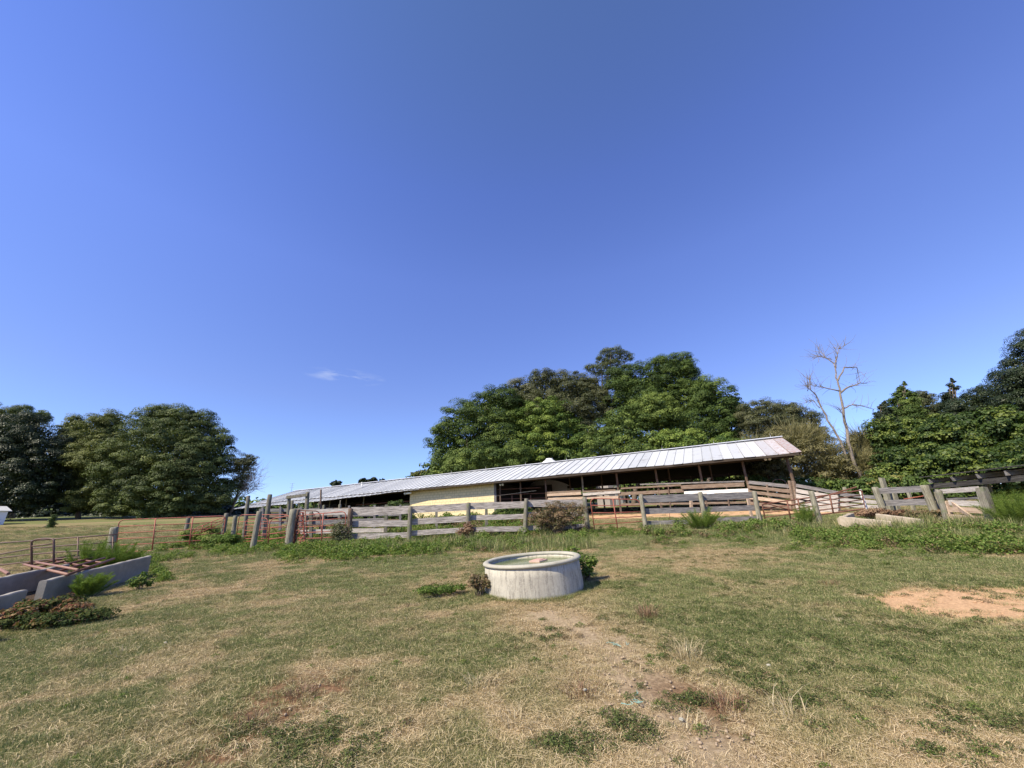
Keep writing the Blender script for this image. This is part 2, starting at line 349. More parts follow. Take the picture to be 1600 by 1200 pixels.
def ground_mat():
    m, t, b, o = nodes('ground')
    A = lambda n: N(t, 'ShaderNodeAttribute', attribute_name=n).outputs['Fac']
    tc = N(t, 'ShaderNodeNewGeometry').outputs['Position']
    n1 = N(t, 'ShaderNodeTexNoise'); n1.inputs['Scale'].default_value = 26; n1.inputs['Detail'].default_value = 6; n1.inputs['Roughness'].default_value = .75; t.links.new(tc, n1.inputs['Vector'])
    n2 = N(t, 'ShaderNodeTexNoise'); n2.inputs['Scale'].default_value = 3; n2.inputs['Detail'].default_value = 8; n2.inputs['Roughness'].default_value = .7; t.links.new(tc, n2.inputs['Vector'])
    green = ramp(t, n1.outputs[0], [(.3, (.05, .068, .024)), (.5, (.14, .165, .055)), (.7, (.24, .26, .10))])
    straw = ramp(t, n1.outputs[0], [(.3, (.11, .08, .042)), (.5, (.28, .205, .11)), (.7, (.46, .36, .21))])
    ad = N(t, 'ShaderNodeMath', operation='ADD'); sb = N(t, 'ShaderNodeMath', operation='MULTIPLY_ADD'); sb.inputs[1].default_value = 1.2; sb.inputs[2].default_value = -.6
    t.links.new(n2.outputs[0], sb.inputs[0]); t.links.new(sb.outputs[0], ad.inputs[0]); t.links.new(A('dry'), ad.inputs[1]); ad.use_clamp = True
    c = mixc(t, ad.outputs[0], green, straw)
    earth = ramp(t, n1.outputs[0], [(.3, (.22, .155, .09)), (.6, (.42, .325, .21)), (.75, (.52, .42, .29))])
    clay = ramp(t, n1.outputs[0], [(.3, (.34, .20, .11)), (.6, (.64, .41, .23)), (.75, (.74, .52, .33))])
    c = mixc(t, A('bare'), c, earth); c = mixc(t, A('clay'), c, clay); c = mixc(t, A('muck_shade'), c, (.07, .05, .035)); c = mixc(t, A('brown'), c, ramp(t, n1.outputs[0], [(.3, (.06, .035, .02)), (.55, (.21, .12, .065)), (.72, (.40, .26, .15))]))
    t.links.new(c, b.inputs['Base Color']); b.inputs['Roughness'].default_value = 1; b.inputs['Specular IOR Level'].default_value = .1
    bump(t, b, n1.outputs[0], .8, .03); return m
M_GROUND = ground_mat()
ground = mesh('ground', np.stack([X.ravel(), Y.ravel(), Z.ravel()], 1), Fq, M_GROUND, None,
              {'dry': ('POINT', d_.ravel()), 'bare': ('POINT', b_.ravel()), 'clay': ('POINT', c_.ravel()), 'muck_shade': ('POINT', m_.ravel()), 'brown': ('POINT', w_.ravel())}, True)
tag(ground, kind='structure')

# ------------------------------------------------------------------ leaves, blades, crowns
def unit(n):
    v = rng.normal(size=(n, 3)); return v/np.linalg.norm(v, axis=1, keepdims=True)
def quads(pos, nrm, L, W):
    """one folded diamond leaf per point"""
    n = len(pos); a = unit(n); t1 = np.cross(nrm, a); t1 /= np.linalg.norm(t1, axis=1, keepdims=True)+1e-9; t2 = np.cross(nrm, t1)
    L = np.broadcast_to(np.asarray(L, float), (n,))[:, None]; W = np.broadcast_to(np.asarray(W, float), (n,))[:, None]
    V = np.stack([pos-t1*L*.5, pos+t2*W*.5+nrm*L*.06, pos+t1*L*.5-nrm*L*.08, pos-t2*W*.5+nrm*L*.06], 1).reshape(-1, 3)
    return V, np.arange(n*4).reshape(n, 4)
def inside(P, lobes, k):
    m = np.zeros(len(P), bool)
    for c, r in lobes: m |= (((P-c)/(np.asarray(r)*k))**2).sum(1) < 1
    return m
def crown_arrays(lobes, leaf=.3, cr=1.0, dens=1.0, base=.45, spread=.22, low=-.75, fill=.35, rag=.22, lw=.68):
    Ps = []; Ns = []; Ls = []; Ts = []
    for li, (c, r) in enumerate(lobes):
        c = np.asarray(c, float); r = np.asarray(r, float); rm = r.mean()
        crl = min(cr, rm*.45)
        K = int(14*rm*rm/(crl*crl)*.50)
        d = unit(K); d = d[d[:, 2] > low]
        rad = np.clip(1-np.abs(rng.normal(0, rag, len(d)))+rag*.6*rng.random(len(d)), .3, 1.06)
        cc = c + d*r*rad[:, None]*.92
        others = [(np.asarray(q[0]), q[1]) for j, q in enumerate(lobes) if j != li]
        if others:
            keep = ~inside(cc, others, .82); cc = cc[keep]; d = d[keep]
        m = max(6, int(dens*5.2*crl*crl/(leaf*leaf*lw)))
        k = len(cc); rep = np.repeat(np.arange(k), m); n = len(rep)
        u = unit(n); u[:, 2] = np.where(u[:, 2] < -.25, -u[:, 2], u[:, 2])
        csz = crl*rng.uniform(.5, 1.2, k)
        pos = cc[rep] + u*np.array([1, 1, .7])*(csz[rep]*np.where(rng.random(n) < .7, rng.uniform(.78, 1.05, n), rng.uniform(.3, .9, n)))[:, None]
        nr = u*1.0 + d[rep]*.3 + np.array([0, 0, .35]) + rng.normal(0, .32, (n, 3)); nr /= np.linalg.norm(nr, axis=1, keepdims=True)
        Ps.append(pos); Ns.append(nr); Ls.append(leaf*rng.uniform(.6, 1.3, n))
        lt = rng.normal(0, spread*.45); ct = rng.normal(0, spread*.75, k)
        Ts.append(base+lt+ct[rep]+rng.normal(0, spread*.5, n))
        nf = int(fill*n*1.0)
        if nf:
            u = unit(nf); pos = c+u*r*(rng.uniform(.35, .72, nf))[:, None]
            Ps.append(pos); Ns.append(unit(nf)); Ls.append(leaf*1.7*rng.uniform(.7, 1.3, nf)); Ts.append(base+rng.normal(0, spread, nf))
    P = np.concatenate(Ps); Nn = np.concatenate(Ns); L = np.concatenate(Ls); T = np.clip(np.concatenate(Ts), 0, 1)
    P[:, 2] = np.maximum(P[:, 2], G(P[:, 0], P[:, 1])+.02)
    V, Fc = quads(P, Nn, L, L*lw); return V, Fc, T
def lobe(px, py, Y, rx, rz=None, ry=None):
    c = at(px, py, Y); k = mpp(c); rz = rz or rx; ry = ry or (rx+rz)/2
    return (c, np.array([rx*k, ry*k, rz*k]))
def limb(mb, a, b, r0, r1, wig=.12, n=6):
    a = np.asarray(a, float); b = np.asarray(b, float); L = np.linalg.norm(b-a); pts = []; rs = []
    o = np.zeros(3)
    for i in range(n+1):
        f = i/n; o = o+rng.normal(0, wig*L/n*.5, 3)*(0 if i in (0,) else 1)
        pts.append(a+(b-a)*f+o*math.sin(math.pi*f)+np.array([0, 0, L*.05*math.sin(math.pi*f)])); rs.append(r0+(r1-r0)*f)
    mb.tube(pts, rs, 7)
def tree(name, label, cat, base_px, Y, lobes, mat, group=None, leaf=.3, cr=1.0, tr=.3, trunks=1, bark=None, **kw):
    leaf = leaf*.46 if Y < 100 else leaf
    kw['dens'] = kw.get('dens', 1.0)*.85
    bx = at(base_px, 760, Y)[0]; base = np.array([bx, Y, G(bx, Y)])
    t = thing(name, base, label, cat, group)
    mb = MB(); cz = np.mean([c[2] for c, r in lobes]); cx = np.mean([c[0] for c, r in lobes]); cy = np.mean([c[1] for c, r in lobes])
    for k in range(trunks):
        b0 = base+[rng.normal(0, .5)*(trunks > 1), rng.normal(0, .5)*(trunks > 1), -.3]
        fork = base*.45+np.array([cx, cy, cz])*.55; fork[2] = base[2]+(cz-base[2])*.5; fork = fork+rng.normal(0, .4, 3)*[1, 1, 0]
        limb(mb, b0, fork, tr, tr*.75, .06)
        for c, r in lobes:
            limb(mb, fork, c+rng.normal(0, .2, 3)*r, tr*.55, tr*.14)
            for q in range(2): limb(mb, c, c+unit(1)[0]*r*.9, tr*.14, tr*.03)
    mb.build('trunk', bark or BARK, t, True)
    V, Fc, T = crown_arrays(lobes, leaf, cr, **kw)
    mesh('crown', V, Fc, mat, t, {'tint': ('FACE', T)})
    return t
def blades(base, n, rad, h, w, lean=.4, seg=3, droop=.3, r0=None):
    """n curved tapering strips rising from a disc; returns verts, quads"""
    a = rng.uniform(0, 2*np.pi, n); rr = rad*np.sqrt(rng.random(n)) if r0 is None else r0
    root = np.stack([rr*np.cos(a), rr*np.sin(a), np.zeros(n)], 1)
    b = a+rng.normal(0, .8, n); dr = np.stack([np.cos(b), np.sin(b), np.zeros(n)], 1)
    H = h*rng.uniform(.45, 1.1, n); ln = np.abs(rng.normal(0, lean, n))*H; side = np.stack([-np.sin(b), np.cos(b), np.zeros(n)], 1)
    W = w*rng.uniform(.6, 1.3, n); P = []
    for i in range(seg+1):
        f = i/seg; c = root+dr*(ln*f**1.6)[:, None]; c[:, 2] = H*f*(1-droop*f*f)
        ww = (W*(1-f*.92)*.5)[:, None]; P += [c-side*ww, c+side*ww]
    V = np.stack(P, 1); k = 2*(seg+1); F_ = []
    for i in range(seg): F_.append([2*i, 2*i+1, 2*i+3, 2*i+2])
    Fc = (np.arange(n)[:, None, None]*k+np.array(F_)[None]).reshape(-1, 4)
    return V.reshape(-1, 3)+np.asarray(base), Fc, n, seg

# ------------------------------------------------------------------ turf: tufts instanced over the ground
def turf_mat():
    m, t, b, o = nodes('turf'); v = N(t, 'ShaderNodeAttribute', attribute_name='tint').outputs['Fac']
    d = N(t, 'ShaderNodeAttribute', attribute_name='dry', attribute_type='INSTANCER').outputs['Fac']
    g = ramp(t, v, [(0, (.045, .065, .02)), (.42, (.155, .205, .066)), (.72, (.30, .34, .12)), (.86, (.62, .51, .28))])
    s = ramp(t, v, [(0, (.08, .07, .03)), (.22, (.26, .20, .10)), (.6, (.56, .43, .24)), (.85, (.76, .60, .37)), (1, (.85, .72, .48))])
    c = mixc(t, d, g, s); t.links.new(c, b.inputs['Base Color']); b.inputs['Roughness'].default_value = .75; b.inputs['Specular IOR Level'].default_value = .2
    tr = N(t, 'ShaderNodeBsdfTranslucent'); t.links.new(c, tr.inputs[0]); mx = N(t, 'ShaderNodeMixShader'); mx.inputs[0].default_value = .25
    t.links.new(b.outputs[0], mx.inputs[1]); t.links.new(tr.outputs[0], mx.inputs[2]); t.links.new(mx.outputs[0], o.inputs[0]); return m
M_TURF = turf_mat()
def src(name, V, Fc, T, m):
    o = mesh(name, V, Fc, m, None, {'tint': ('FACE', T)}); COL.objects.unlink(o); return o
def make_tuft(i, n, rad, h, w, lean, straw=0):
    V, Fc, k, seg = blades((0, 0, 0), n, rad, h, w, lean, 2, .2)
    T = np.repeat(np.clip(rng.beta(1.6, 1.9, k), 0, 1), seg)
    Vs, Fs, Ts = [V], [Fc], [T]
    if straw:                                            # lying straws
        a = rng.uniform(0, 2*np.pi, straw); c = np.stack([rng.normal(0, rad*.6, straw), rng.normal(0, rad*.6, straw), rng.uniform(.004, h*.5, straw)], 1)
        L = rng.uniform(.03, .12, straw); dd = np.stack([np.cos(a), np.sin(a), rng.normal(0, .12, straw)], 1)*L[:, None]/2; sd_ = np.stack([-np.sin(a), np.cos(a), np.zeros(straw)], 1)*w*.55
        mid = c+np.array([0, 0, .006]); V2 = np.stack([c-dd-sd_, c-dd+sd_, mid+sd_, mid-sd_, c+dd+sd_*.5, c+dd-sd_*.5], 1).reshape(-1, 3)
        F2 = (np.arange(straw)[:, None, None]*6+np.array([[0, 1, 2, 3], [3, 2, 4, 5]])[None]).reshape(-1, 4)
        Vs.append(V2); Fs.append(F2+len(V)); Ts.append(np.repeat(rng.uniform(.8, 1, straw), 2))
    return src('turf_tuft', np.concatenate(Vs), np.concatenate(Fs), np.concatenate(Ts), M_TURF)
def leafy_tuft(n, rad, h, leaf, m, base=.4):
    p = np.stack([rng.normal(0, rad*.5, n), rng.normal(0, rad*.5, n), rng.uniform(.1, 1, n)**.7*h], 1)
    p[:, 2] *= np.clip(1.1-np.hypot(p[:, 0], p[:, 1])/rad*.6, .2, 1)
    nr = rng.normal(0, .5, (n, 3))+[0, 0, .9]; nr /= np.linalg.norm(nr, axis=1, keepdims=True)
    V, Fc = quads(p, nr, leaf*rng.uniform(.6, 1.3, n), leaf*.6*rng.uniform(.7, 1.2, n)); T = np.clip(base+rng.normal(0, .19, n), 0, 1)
    return src('weed_tuft', V, Fc, T, m)
def scatter(name, P, rot, sc, dry, idx_, sources):
    me = bpy.data.meshes.new(name); me.vertices.add(len(P)); me.vertices.foreach_set('co', np.asarray(P, np.float32).ravel())
    for k_, arr, ty in (('rot', rot, 'FLOAT'), ('sc', sc, 'FLOAT'), ('dry', dry, 'FLOAT'), ('pick', idx_, 'INT')):
        a = me.attributes.new(k_, ty, 'POINT'); a.data.foreach_set('value', np.asarray(arr, np.int32 if ty == 'INT' else np.float32))
    o = bpy.data.objects.new(name, me); COL.objects.link(o)
    g = bpy.data.node_groups.new(name, 'GeometryNodeTree'); g.interface.new_socket('Geometry', in_out='INPUT', socket_type='NodeSocketGeometry'); g.interface.new_socket('Geometry', in_out='OUTPUT', socket_type='NodeSocketGeometry')
    gi = g.nodes.new('NodeGroupInput'); go = g.nodes.new('NodeGroupOutput'); jn = g.nodes.new('GeometryNodeJoinGeometry')
    def attr(n, ty):
        a = g.nodes.new('GeometryNodeInputNamedAttribute'); a.data_type = ty; a.inputs[0].default_value = n; return a.outputs[0]
    r_, s_, k_ = attr('rot', 'FLOAT'), attr('sc', 'FLOAT'), attr('pick', 'INT')
    cx = g.nodes.new('ShaderNodeCombineXYZ'); g.links.new(r_, cx.inputs[2])
    e2r = g.nodes.new('FunctionNodeEulerToRotation'); g.links.new(cx.outputs[0], e2r.inputs[0])
    for i, so in enumerate(sources):
        oi = g.nodes.new('GeometryNodeObjectInfo'); oi.inputs['Object'].default_value = so; oi.inputs['As Instance'].default_value = True
        ip = g.nodes.new('GeometryNodeInstanceOnPoints'); cm = g.nodes.new('FunctionNodeCompare'); cm.data_type = 'INT'; cm.operation = 'EQUAL'
        ia = [s for s in cm.inputs if s.type == 'INT']; g.links.new(k_, ia[0]); ia[1].default_value = i
        g.links.new(gi.outputs[0], ip.inputs['Points']); g.links.new(cm.outputs[0], ip.inputs['Selection']); g.links.new(oi.outputs['Geometry'], ip.inputs['Instance'])
        g.links.new(e2r.outputs[0], ip.inputs['Rotation']); g.links.new(s_, ip.inputs['Scale']); g.links.new(ip.outputs[0], jn.inputs[0])
    g.links.new(jn.outputs[0], go.inputs[0]); md = o.modifiers.new('scatter', 'NODES'); md.node_group = g
    return o
def view_points(n, y0, y1, xpad=1.0, power=1.0):
    """random points over the part of the field the photograph could see"""
    u = rng.random(n); Yv = y0*(y1/y0)**(u**power); half = 1.45*Yv+xpad
    Xv = rng.uniform(-1, 1, n)*half; return Xv, Yv
TUFTS = [make_tuft(i, 120, .10, .050, .0034, .45, 4) for i in range(3)]+[make_tuft(i, 105, .10, .042, .0034, .6, 11) for i in range(3)]
Xv, Yv = view_points(105000, 1.9, 40, 1.0, .92)
dry, bare, clay, muck_shade, brown = fields(Xv, Yv); clay = np.maximum(np.maximum(clay, muck_shade), brown*.85)
keep = rng.random(len(Xv)) > np.clip(bare*.88+clay*.93, 0, 1); keep &= ~((np.hypot(Xv-.25, Yv-7.9) < .86))
Xv, Yv, dry = Xv[keep], Yv[keep], dry[keep]
sc = np.clip(.75+Yv*.055, .85, 2.4)*rng.uniform(.6, 1.25, len(Xv))*(1-.25*dry)
dryj = np.clip(dry+rng.normal(0, .16, len(Xv)), 0, 1)
pick = np.where(rng.random(len(Xv)) < .25+.6*dry, rng.integers(3, 6, len(Xv)), rng.integers(0, 3, len(Xv)))
grass = scatter('grass', np.stack([Xv, Yv, G(Xv, Yv)-.004], 1), rng.uniform(0, 6.28, len(Xv)), sc, dryj, pick, TUFTS)
tag(grass, kind='stuff', label='grazed short pasture grass, green mixed with straw', cat='grass')

# ------------------------------------------------------------------ the long barn
def bp(u, v, z=0.0): p = BARN_O+BU*u+BV*v; return np.array([p[0], p[1], z])
def bplane(px, py, v):                              # point under a pixel on the vertical plane v = const of the barn
    d = ray(px, py); o = np.array([0, 0, EYE]); n = BV; t = (np.dot(bp(0, v), n)-np.dot(o, n))/np.dot(d, n)
    return o+d*t
def bu(px, py, v): return float(np.dot(bplane(px, py, v)-BARN_O, BU))
HW = 5.45; RISE = 1.90; ZE = 5.45; ZR = ZE+RISE; BL = 56.5; OV = .95
bc_ = bp(0, 0); barn = thing('cattle_barn', (bc_[0], bc_[1], G(bc_[0], bc_[1])), 'long low open-sided cattle barn under a white ribbed metal roof with a yellow block room', 'barn')
def roof_mat():
    m, t, b, o = nodes('roof_metal')
    a = N(t, 'ShaderNodeAttribute', attribute_name='tint').outputs['Fac']; r = N(t, 'ShaderNodeAttribute', attribute_name='rustiness').outputs['Fac']
    n = noise(t, .9, 6, mapscale=(1, 1, 1), rough=.75); n2 = noise(t, 7, 5, rough=.75)
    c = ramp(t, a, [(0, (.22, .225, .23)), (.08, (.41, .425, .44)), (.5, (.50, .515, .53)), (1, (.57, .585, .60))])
    st = ramp(t, n, [(.55, (0, 0, 0)), (.70, (1, 1, 1))]); st = mixc(t, 1, st, ramp(t, n2, [(.42, (0, 0, 0)), (.55, (1, 1, 1))]), 'MULTIPLY')
    c = mixc(t, st, c, (.22, .21, .20))
    rr = N(t, 'ShaderNodeMath', operation='MULTIPLY'); t.links.new(r, rr.inputs[0]); t.links.new(ramp(t, n2, [(.38, (0, 0, 0)), (.6, (1, 1, 1))]), rr.inputs[1])
    c = mixc(t, rr.outputs[0], c, (.36, .22, .17))
    t.links.new(c, b.inputs['Base Color']); b.inputs['Metallic'].default_value = .1; b.inputs['Roughness'].default_value = .6; return m
M_ROOF = roof_mat(); M_DECK = wood('shade_dark_deck', (.012, .010, .008), (.035, .028, .022), (.06, .05, .04), 'X', .55)  # deck is near-black: shade under the roof put into its colour
def roof_sheet(u0, u1, v0, z0, v1, z1, pitch=.62, sag=.03):
    """ribbed sheeting from v0 (eave) to v1 (ridge); one colour value per sheet, seam sides darkened; real raised seams and an added dark deck below"""
    mb = MB(); T = []; Rr = []; DK = MB()
    if not callable(v0): v0 = (lambda c: lambda u: c)(v0); z0 = (lambda c: lambda u: c)(z0)
    k = int((u1-u0)/pitch); 
    for i in range(k):
        a = u0+(u1-u0)*i/k; b_ = u0+(u1-u0)*(i+1)/k; tv = float(np.clip(rng.normal(.5, .22), 0, 1)); rs = float(np.exp(-a/1.0)) + (.15 if rng.random() < .03 else 0)
        dz = rng.normal(0, .006); e = rng.normal(0, .025)
        def q(u, f, h): 
            s_ = -sag*math.sin(u*.35)*.6-.02*math.sin(u*1.1); va, za = v0(u), z0(u); p = bp(u, va+(v1-va)*f-e*(1-f)); p[2] = za+(z1-za)*f+h+dz+s_; return p
        rib = .05; hr = .045
        prof = [(a, 0), (b_-rib, 0), (b_-rib*.8, hr), (b_-rib*.2, hr), (b_, 0)]
        nF = 6; V = []
        for j in range(nF+1):
            for (uu, hh) in prof: V.append(q(uu, j/nF, hh))
        for j in range(nF+1):
            for (uu, hh) in prof: V.append(q(uu, j/nF, hh-.012))
        n5 = 5; o2 = (nF+1)*n5
        Fs = [(j*n5+c, j*n5+c+1, (j+1)*n5+c+1, (j+1)*n5+c) for j in range(nF) for c in range(4)]+[(o2+j*n5+c, o2+(j+1)*n5+c, o2+(j+1)*n5+c+1, o2+j*n5+c+1) for j in range(nF) for c in range(4)]
        Fs += [(c+1, c, o2+c, o2+c+1) for c in range(4)]
        mb.add(V, Fs); tv = .12+.8*tv; T += [tv, .02, tv, .0]*nF+[tv]*(len(Fs)-4*nF); Rr += [min(rs, 1)]*len(Fs)  # seam sides darkened by colour: dirt, plus rib shading too thin to show
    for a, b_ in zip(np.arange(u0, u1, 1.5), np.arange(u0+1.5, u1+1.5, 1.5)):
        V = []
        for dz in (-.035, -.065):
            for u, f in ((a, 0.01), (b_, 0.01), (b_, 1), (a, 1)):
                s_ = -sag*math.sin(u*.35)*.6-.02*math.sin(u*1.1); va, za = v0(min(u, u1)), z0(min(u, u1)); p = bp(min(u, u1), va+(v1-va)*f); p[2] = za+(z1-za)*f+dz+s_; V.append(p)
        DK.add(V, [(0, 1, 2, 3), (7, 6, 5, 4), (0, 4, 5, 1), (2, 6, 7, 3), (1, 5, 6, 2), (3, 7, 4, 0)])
    DK.build('shade_deck', M_DECK, barn)  # dark sheet added below the sheeting to stand in for shade
    return mb, {'tint': ('FACE', T), 'rustiness': ('FACE', Rr)}
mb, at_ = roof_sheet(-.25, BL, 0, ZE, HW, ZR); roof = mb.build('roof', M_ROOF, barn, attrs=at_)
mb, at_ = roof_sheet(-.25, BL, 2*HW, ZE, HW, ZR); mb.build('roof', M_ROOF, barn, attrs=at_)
mb = MB()
for u in np.arange(-.3, BL, 3.0):
    V = [];
    for uu in (u, min(u+2.99, BL)):
        for dv, dz in ((-.22, -.02), (0, .075), (.22, -.02)): p = bp(uu, HW+dv); p[2] = ZR+dz+.05; V.append(p)
    mb.add(V, [(0, 3, 4, 1), (1, 4, 5, 2)])
mb.build('ridge_cap', plain('ridge_metal', (.62, .63, .65), .5, .25), roof)
# rafters, beams, purlins underneath
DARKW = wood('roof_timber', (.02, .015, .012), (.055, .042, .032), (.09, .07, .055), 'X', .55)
def tri_pt(u, v, dz): f = min(v, 2*HW-v)/HW; p = bp(u, v); p[2] = ZE+RISE*f+dz; return p
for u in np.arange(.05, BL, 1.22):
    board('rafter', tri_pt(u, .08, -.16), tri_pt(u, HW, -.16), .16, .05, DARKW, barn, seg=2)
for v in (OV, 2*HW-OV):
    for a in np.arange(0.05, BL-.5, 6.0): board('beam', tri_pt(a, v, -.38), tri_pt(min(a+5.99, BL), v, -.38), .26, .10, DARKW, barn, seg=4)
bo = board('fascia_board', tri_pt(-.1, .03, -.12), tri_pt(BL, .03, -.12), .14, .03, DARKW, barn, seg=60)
for v0, v1 in ((.05, HW), (2*HW-.05, HW)): board('rake_board', tri_pt(-.2, v0, -.13), tri_pt(-.2, v1, -.13), .14, .04, W_BROWN, barn, seg=6)
# posts: front row under the eave, back row
front_px = [(1160, 722), (1092, 728), (1024, 734), (963, 742), (909, 745), (852, 750), (813, 755), (781, 757)]
def barn_post(u, v, r=.075, m=W_POSTD, ztop=None):
    b0 = bp(u, v); b0[2] = G(b0[0], b0[1]); t0 = b0.copy(); t0[2] = (ZE+RISE*min(v, 2*HW-v)/HW if ztop is None else ztop)-.25
    return post('post', b0, t0, r, m, barn, square=True)
FU = [bu(px, py, OV) for px, py in front_px]
for i, u in enumerate(FU): barn_post(u, OV, .075, W_POST if i == 4 else W_POSTD)
q0 = bplane(1230, 712, .15); q1 = bplane(1248, 785, .15); q1[2] = G(q1[0], q1[1]); q1 = bp(bu(1236, 740, OV), OV); q1[2] = G(q1[0], q1[1]); q0 = q1.copy(); q0[2] = ZE-.05
post('post', q1, q0, .085, W_POSTD, barn, True)
u = 8.6
back_px = [(1198, 735), (1136, 730), (1078, 738), (1020, 740), (974, 745), (924, 750)]
for px, py in back_px: barn_post(bu(px, py, 2*HW-OV), 2*HW-OV, .085, W_POSTD)
for px, py in [(1045, 740), (1110, 735), (940, 750), (890, 752)]: barn_post(bu(px, py, HW), HW, .07, W_POSTD)
for u in np.arange(38, 56, 2.6): barn_post(u, OV, .07, W_POST)
# yellow block room
def block_mat(name, base):
    m, t, b, o = nodes(name); tc = N(t, 'ShaderNodeTexCoord'); br = N(t, 'ShaderNodeTexBrick'); br.inputs['Scale'].default_value = 1; br.inputs['Brick Width'].default_value = .42; br.inputs['Row Height'].default_value = .24; br.inputs['Mortar Size'].default_value = .011
    br.inputs['Color1'].default_value = (*base, 1); br.inputs['Color2'].default_value = (*[x*.94 for x in base], 1); br.inputs['Mortar'].default_value = (*[x*.5 for x in base], 1)
    sp = N(t, 'ShaderNodeSeparateXYZ'); cb = N(t, 'ShaderNodeCombineXYZ'); t.links.new(tc.outputs['Object'], sp.inputs[0]); t.links.new(sp.outputs[0], cb.inputs[0]); t.links.new(sp.outputs[2], cb.inputs[1]); t.links.new(cb.outputs[0], br.inputs[0])
    n = noise(t, 2.2, 5, rough=.7); c = mixc(t, ramp(t, n, [(.56, (0, 0, 0)), (.75, (.6, .6, .6))]), br.outputs[0], tuple(x*.6 for x in base))
    dr = noise(t, 4, 5, mapscale=(2.5, 2.5, .25), rough=.75); c = mixc(t, ramp(t, dr, [(.52, (0, 0, 0)), (.72, (.55, .55, .55))]), c, tuple(x*.42 for x in base))
    t.links.new(c, b.inputs['Base Color']); b.inputs['Roughness'].default_value = .85; bump(t, b, br.outputs[1], -.7, .02); return m
M_YEL = block_mat('yellow_block', (.76, .62, .35)); M_SHADEWALL = plain('shade_dark_wall', (.035, .03, .026), .95)  # second material paints the bay's shade onto its inner walls
def wall(name, u0, v0, u1, v1, z0, z1, m, th=.19):
    a = bp(u0, v0, 0); b_ = bp(u1, v1, 0); L = np.linalg.norm(b_-a); M = frame_matrix((a[0], a[1], 0), Vector(b_-a)); mbx = MB(); mbx.box((L/2, 0, (z0+z1)/2), (L, th, z1-z0)); return mbx.build(name, m, barn, M=M)
u_r = bu(773, 775, OV); u_l = bu(641, 785, OV); zf = float(G(*bp(u_r, OV)[:2]))-.1
wall('block_wall', u_r, OV, u_l, OV, zf, ZE+.05, M_YEL); wall('side_wall', u_r+.1, OV+.1, u_r+.1, 2*HW-OV, zf, ZE, M_SHADEWALL); wall('side_wall', u_l-.1, OV+.1, u_l-.1, 2*HW-OV, zf, ZE, M_SHADEWALL)
wall('partition_wall', u_r-.3, HW+1, u_r-3.2, HW+1, zf, ZE, M_SHADEWALL); board('corner_board', bp(u_r-.06, OV-.02, zf), bp(u_r-.06, OV-.02, ZE-.1), .14, .2, W_GREY, barn, up=(0, 1, 0))
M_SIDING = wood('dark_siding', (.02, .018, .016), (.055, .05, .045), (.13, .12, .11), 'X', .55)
ub0 = bu(820, 760, 2*HW-OV)
# closed back wall of the left part, with two openings that look through
def back_board(ua, ub, za, zb):
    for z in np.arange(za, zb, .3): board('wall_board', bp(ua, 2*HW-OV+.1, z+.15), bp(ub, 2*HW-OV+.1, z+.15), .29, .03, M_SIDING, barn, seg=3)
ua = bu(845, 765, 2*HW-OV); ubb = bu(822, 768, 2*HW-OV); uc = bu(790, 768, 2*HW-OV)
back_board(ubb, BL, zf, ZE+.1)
# left part: partial front boarding, troughs and dim inner wall
for (pa, pb, ya, yb, m) in [(556, 640, 789, 783, M_RUST)]:
    mbx = MB(); mbx.tube([bplane(pa, ya, OV-.1), bplane(pb, yb, OV-.1)], .03); mbx.build('rail', m, barn)
def front_board(px0, py0, px1, py1, hpx, m, v=OV-.12, name='rail_board'):
    a = bplane(px0, py0, v); b_ = bplane(px1, py1, v); return board(name, a, b_, hpx*mpp((a+b_)/2), .04, m, barn, seg=8)
for z in (0.4, .75, 1.1):
    for ua_ in np.arange(u_l+3, BL-3, 4.5):
        a = bp(ua_, HW-1.5, zf+z+.9); b_ = bp(ua_+3.4, HW-1.5, zf+z+.9); board('wall_board', a, b_, .3, .03, M_SIDING if rng.random() < .5 else W_GREY, barn, seg=3)
# lean-to roof over the left end
ul0 = bu(545, 779, -.6); 
ul1 = bu(655, 764, 0); tpr = lambda u: min(1.0, max(0.0, (u-ul1)/(44-ul1)))
mb, at_ = roof_sheet(ul1, BL+1.0, lambda u: -.03-1.2*tpr(u), lambda u: ZE-.09-.42*tpr(u), .25, ZE-.02, .62, .02); mb.build('lean_to_roof', M_ROOF, barn, attrs=at_)
for u in np.arange(39, 57, 3.2):
    b0 = bp(u, -1.15); b0[2] = G(b0[0], b0[1]); t0 = b0.copy(); t0[2] = ZE-.6; post('post', b0, t0, .065, W_POST, barn, True)
# roof fittings
M_METAL = plain('galvanised', (.5, .5, .5), .45, .6)
for px, py in [(1205, 686), (1116, 695), (1035, 703), (957, 712), (885, 719), (821, 726), (759, 733), (705, 739)]:
    u = bu(px, py, HW); p = bp(u, HW, ZR); mb = MB().tube([p, p+[0, 0, .28]], .012, 6); mb.tube([p+[0, 0, .26], p+[0, 0, .45]], [.006, .003], 6)
    mb.add(*(lambda c: ([c+[.03*math.cos(a)*math.cos(e), .03*math.sin(a)*math.cos(e), .03*math.sin(e)] for e in (-1, 0, 1) for a in np.arange(6)*1.047], [(j*6+k, j*6+(k+1) % 6, (j+1)*6+(k+1) % 6, (j+1)*6+k) for j in range(2) for k in range(6)]))(p+[0, 0, .16]))
    mb.build('lightning_rod', M_METAL, barn, True)
u = bu(565, 760, HW*.55); p = bp(u, HW*.55, ZE+RISE*.55); mb = MB().tube([p-[0, 0, .1], p+[0, 0, .5]], .055, 10); mb.tube([p+[0, 0, .5], p+[0, 0, .62]], .09, 10); mb.build('vent_pipe', plain('white_pipe', (.7, .7, .68), .5), barn, True)
p = bp(bu(455, 768, HW), HW, ZR); mb = MB().tube([p, p+[0, 0, 1.15]], .02, 6)
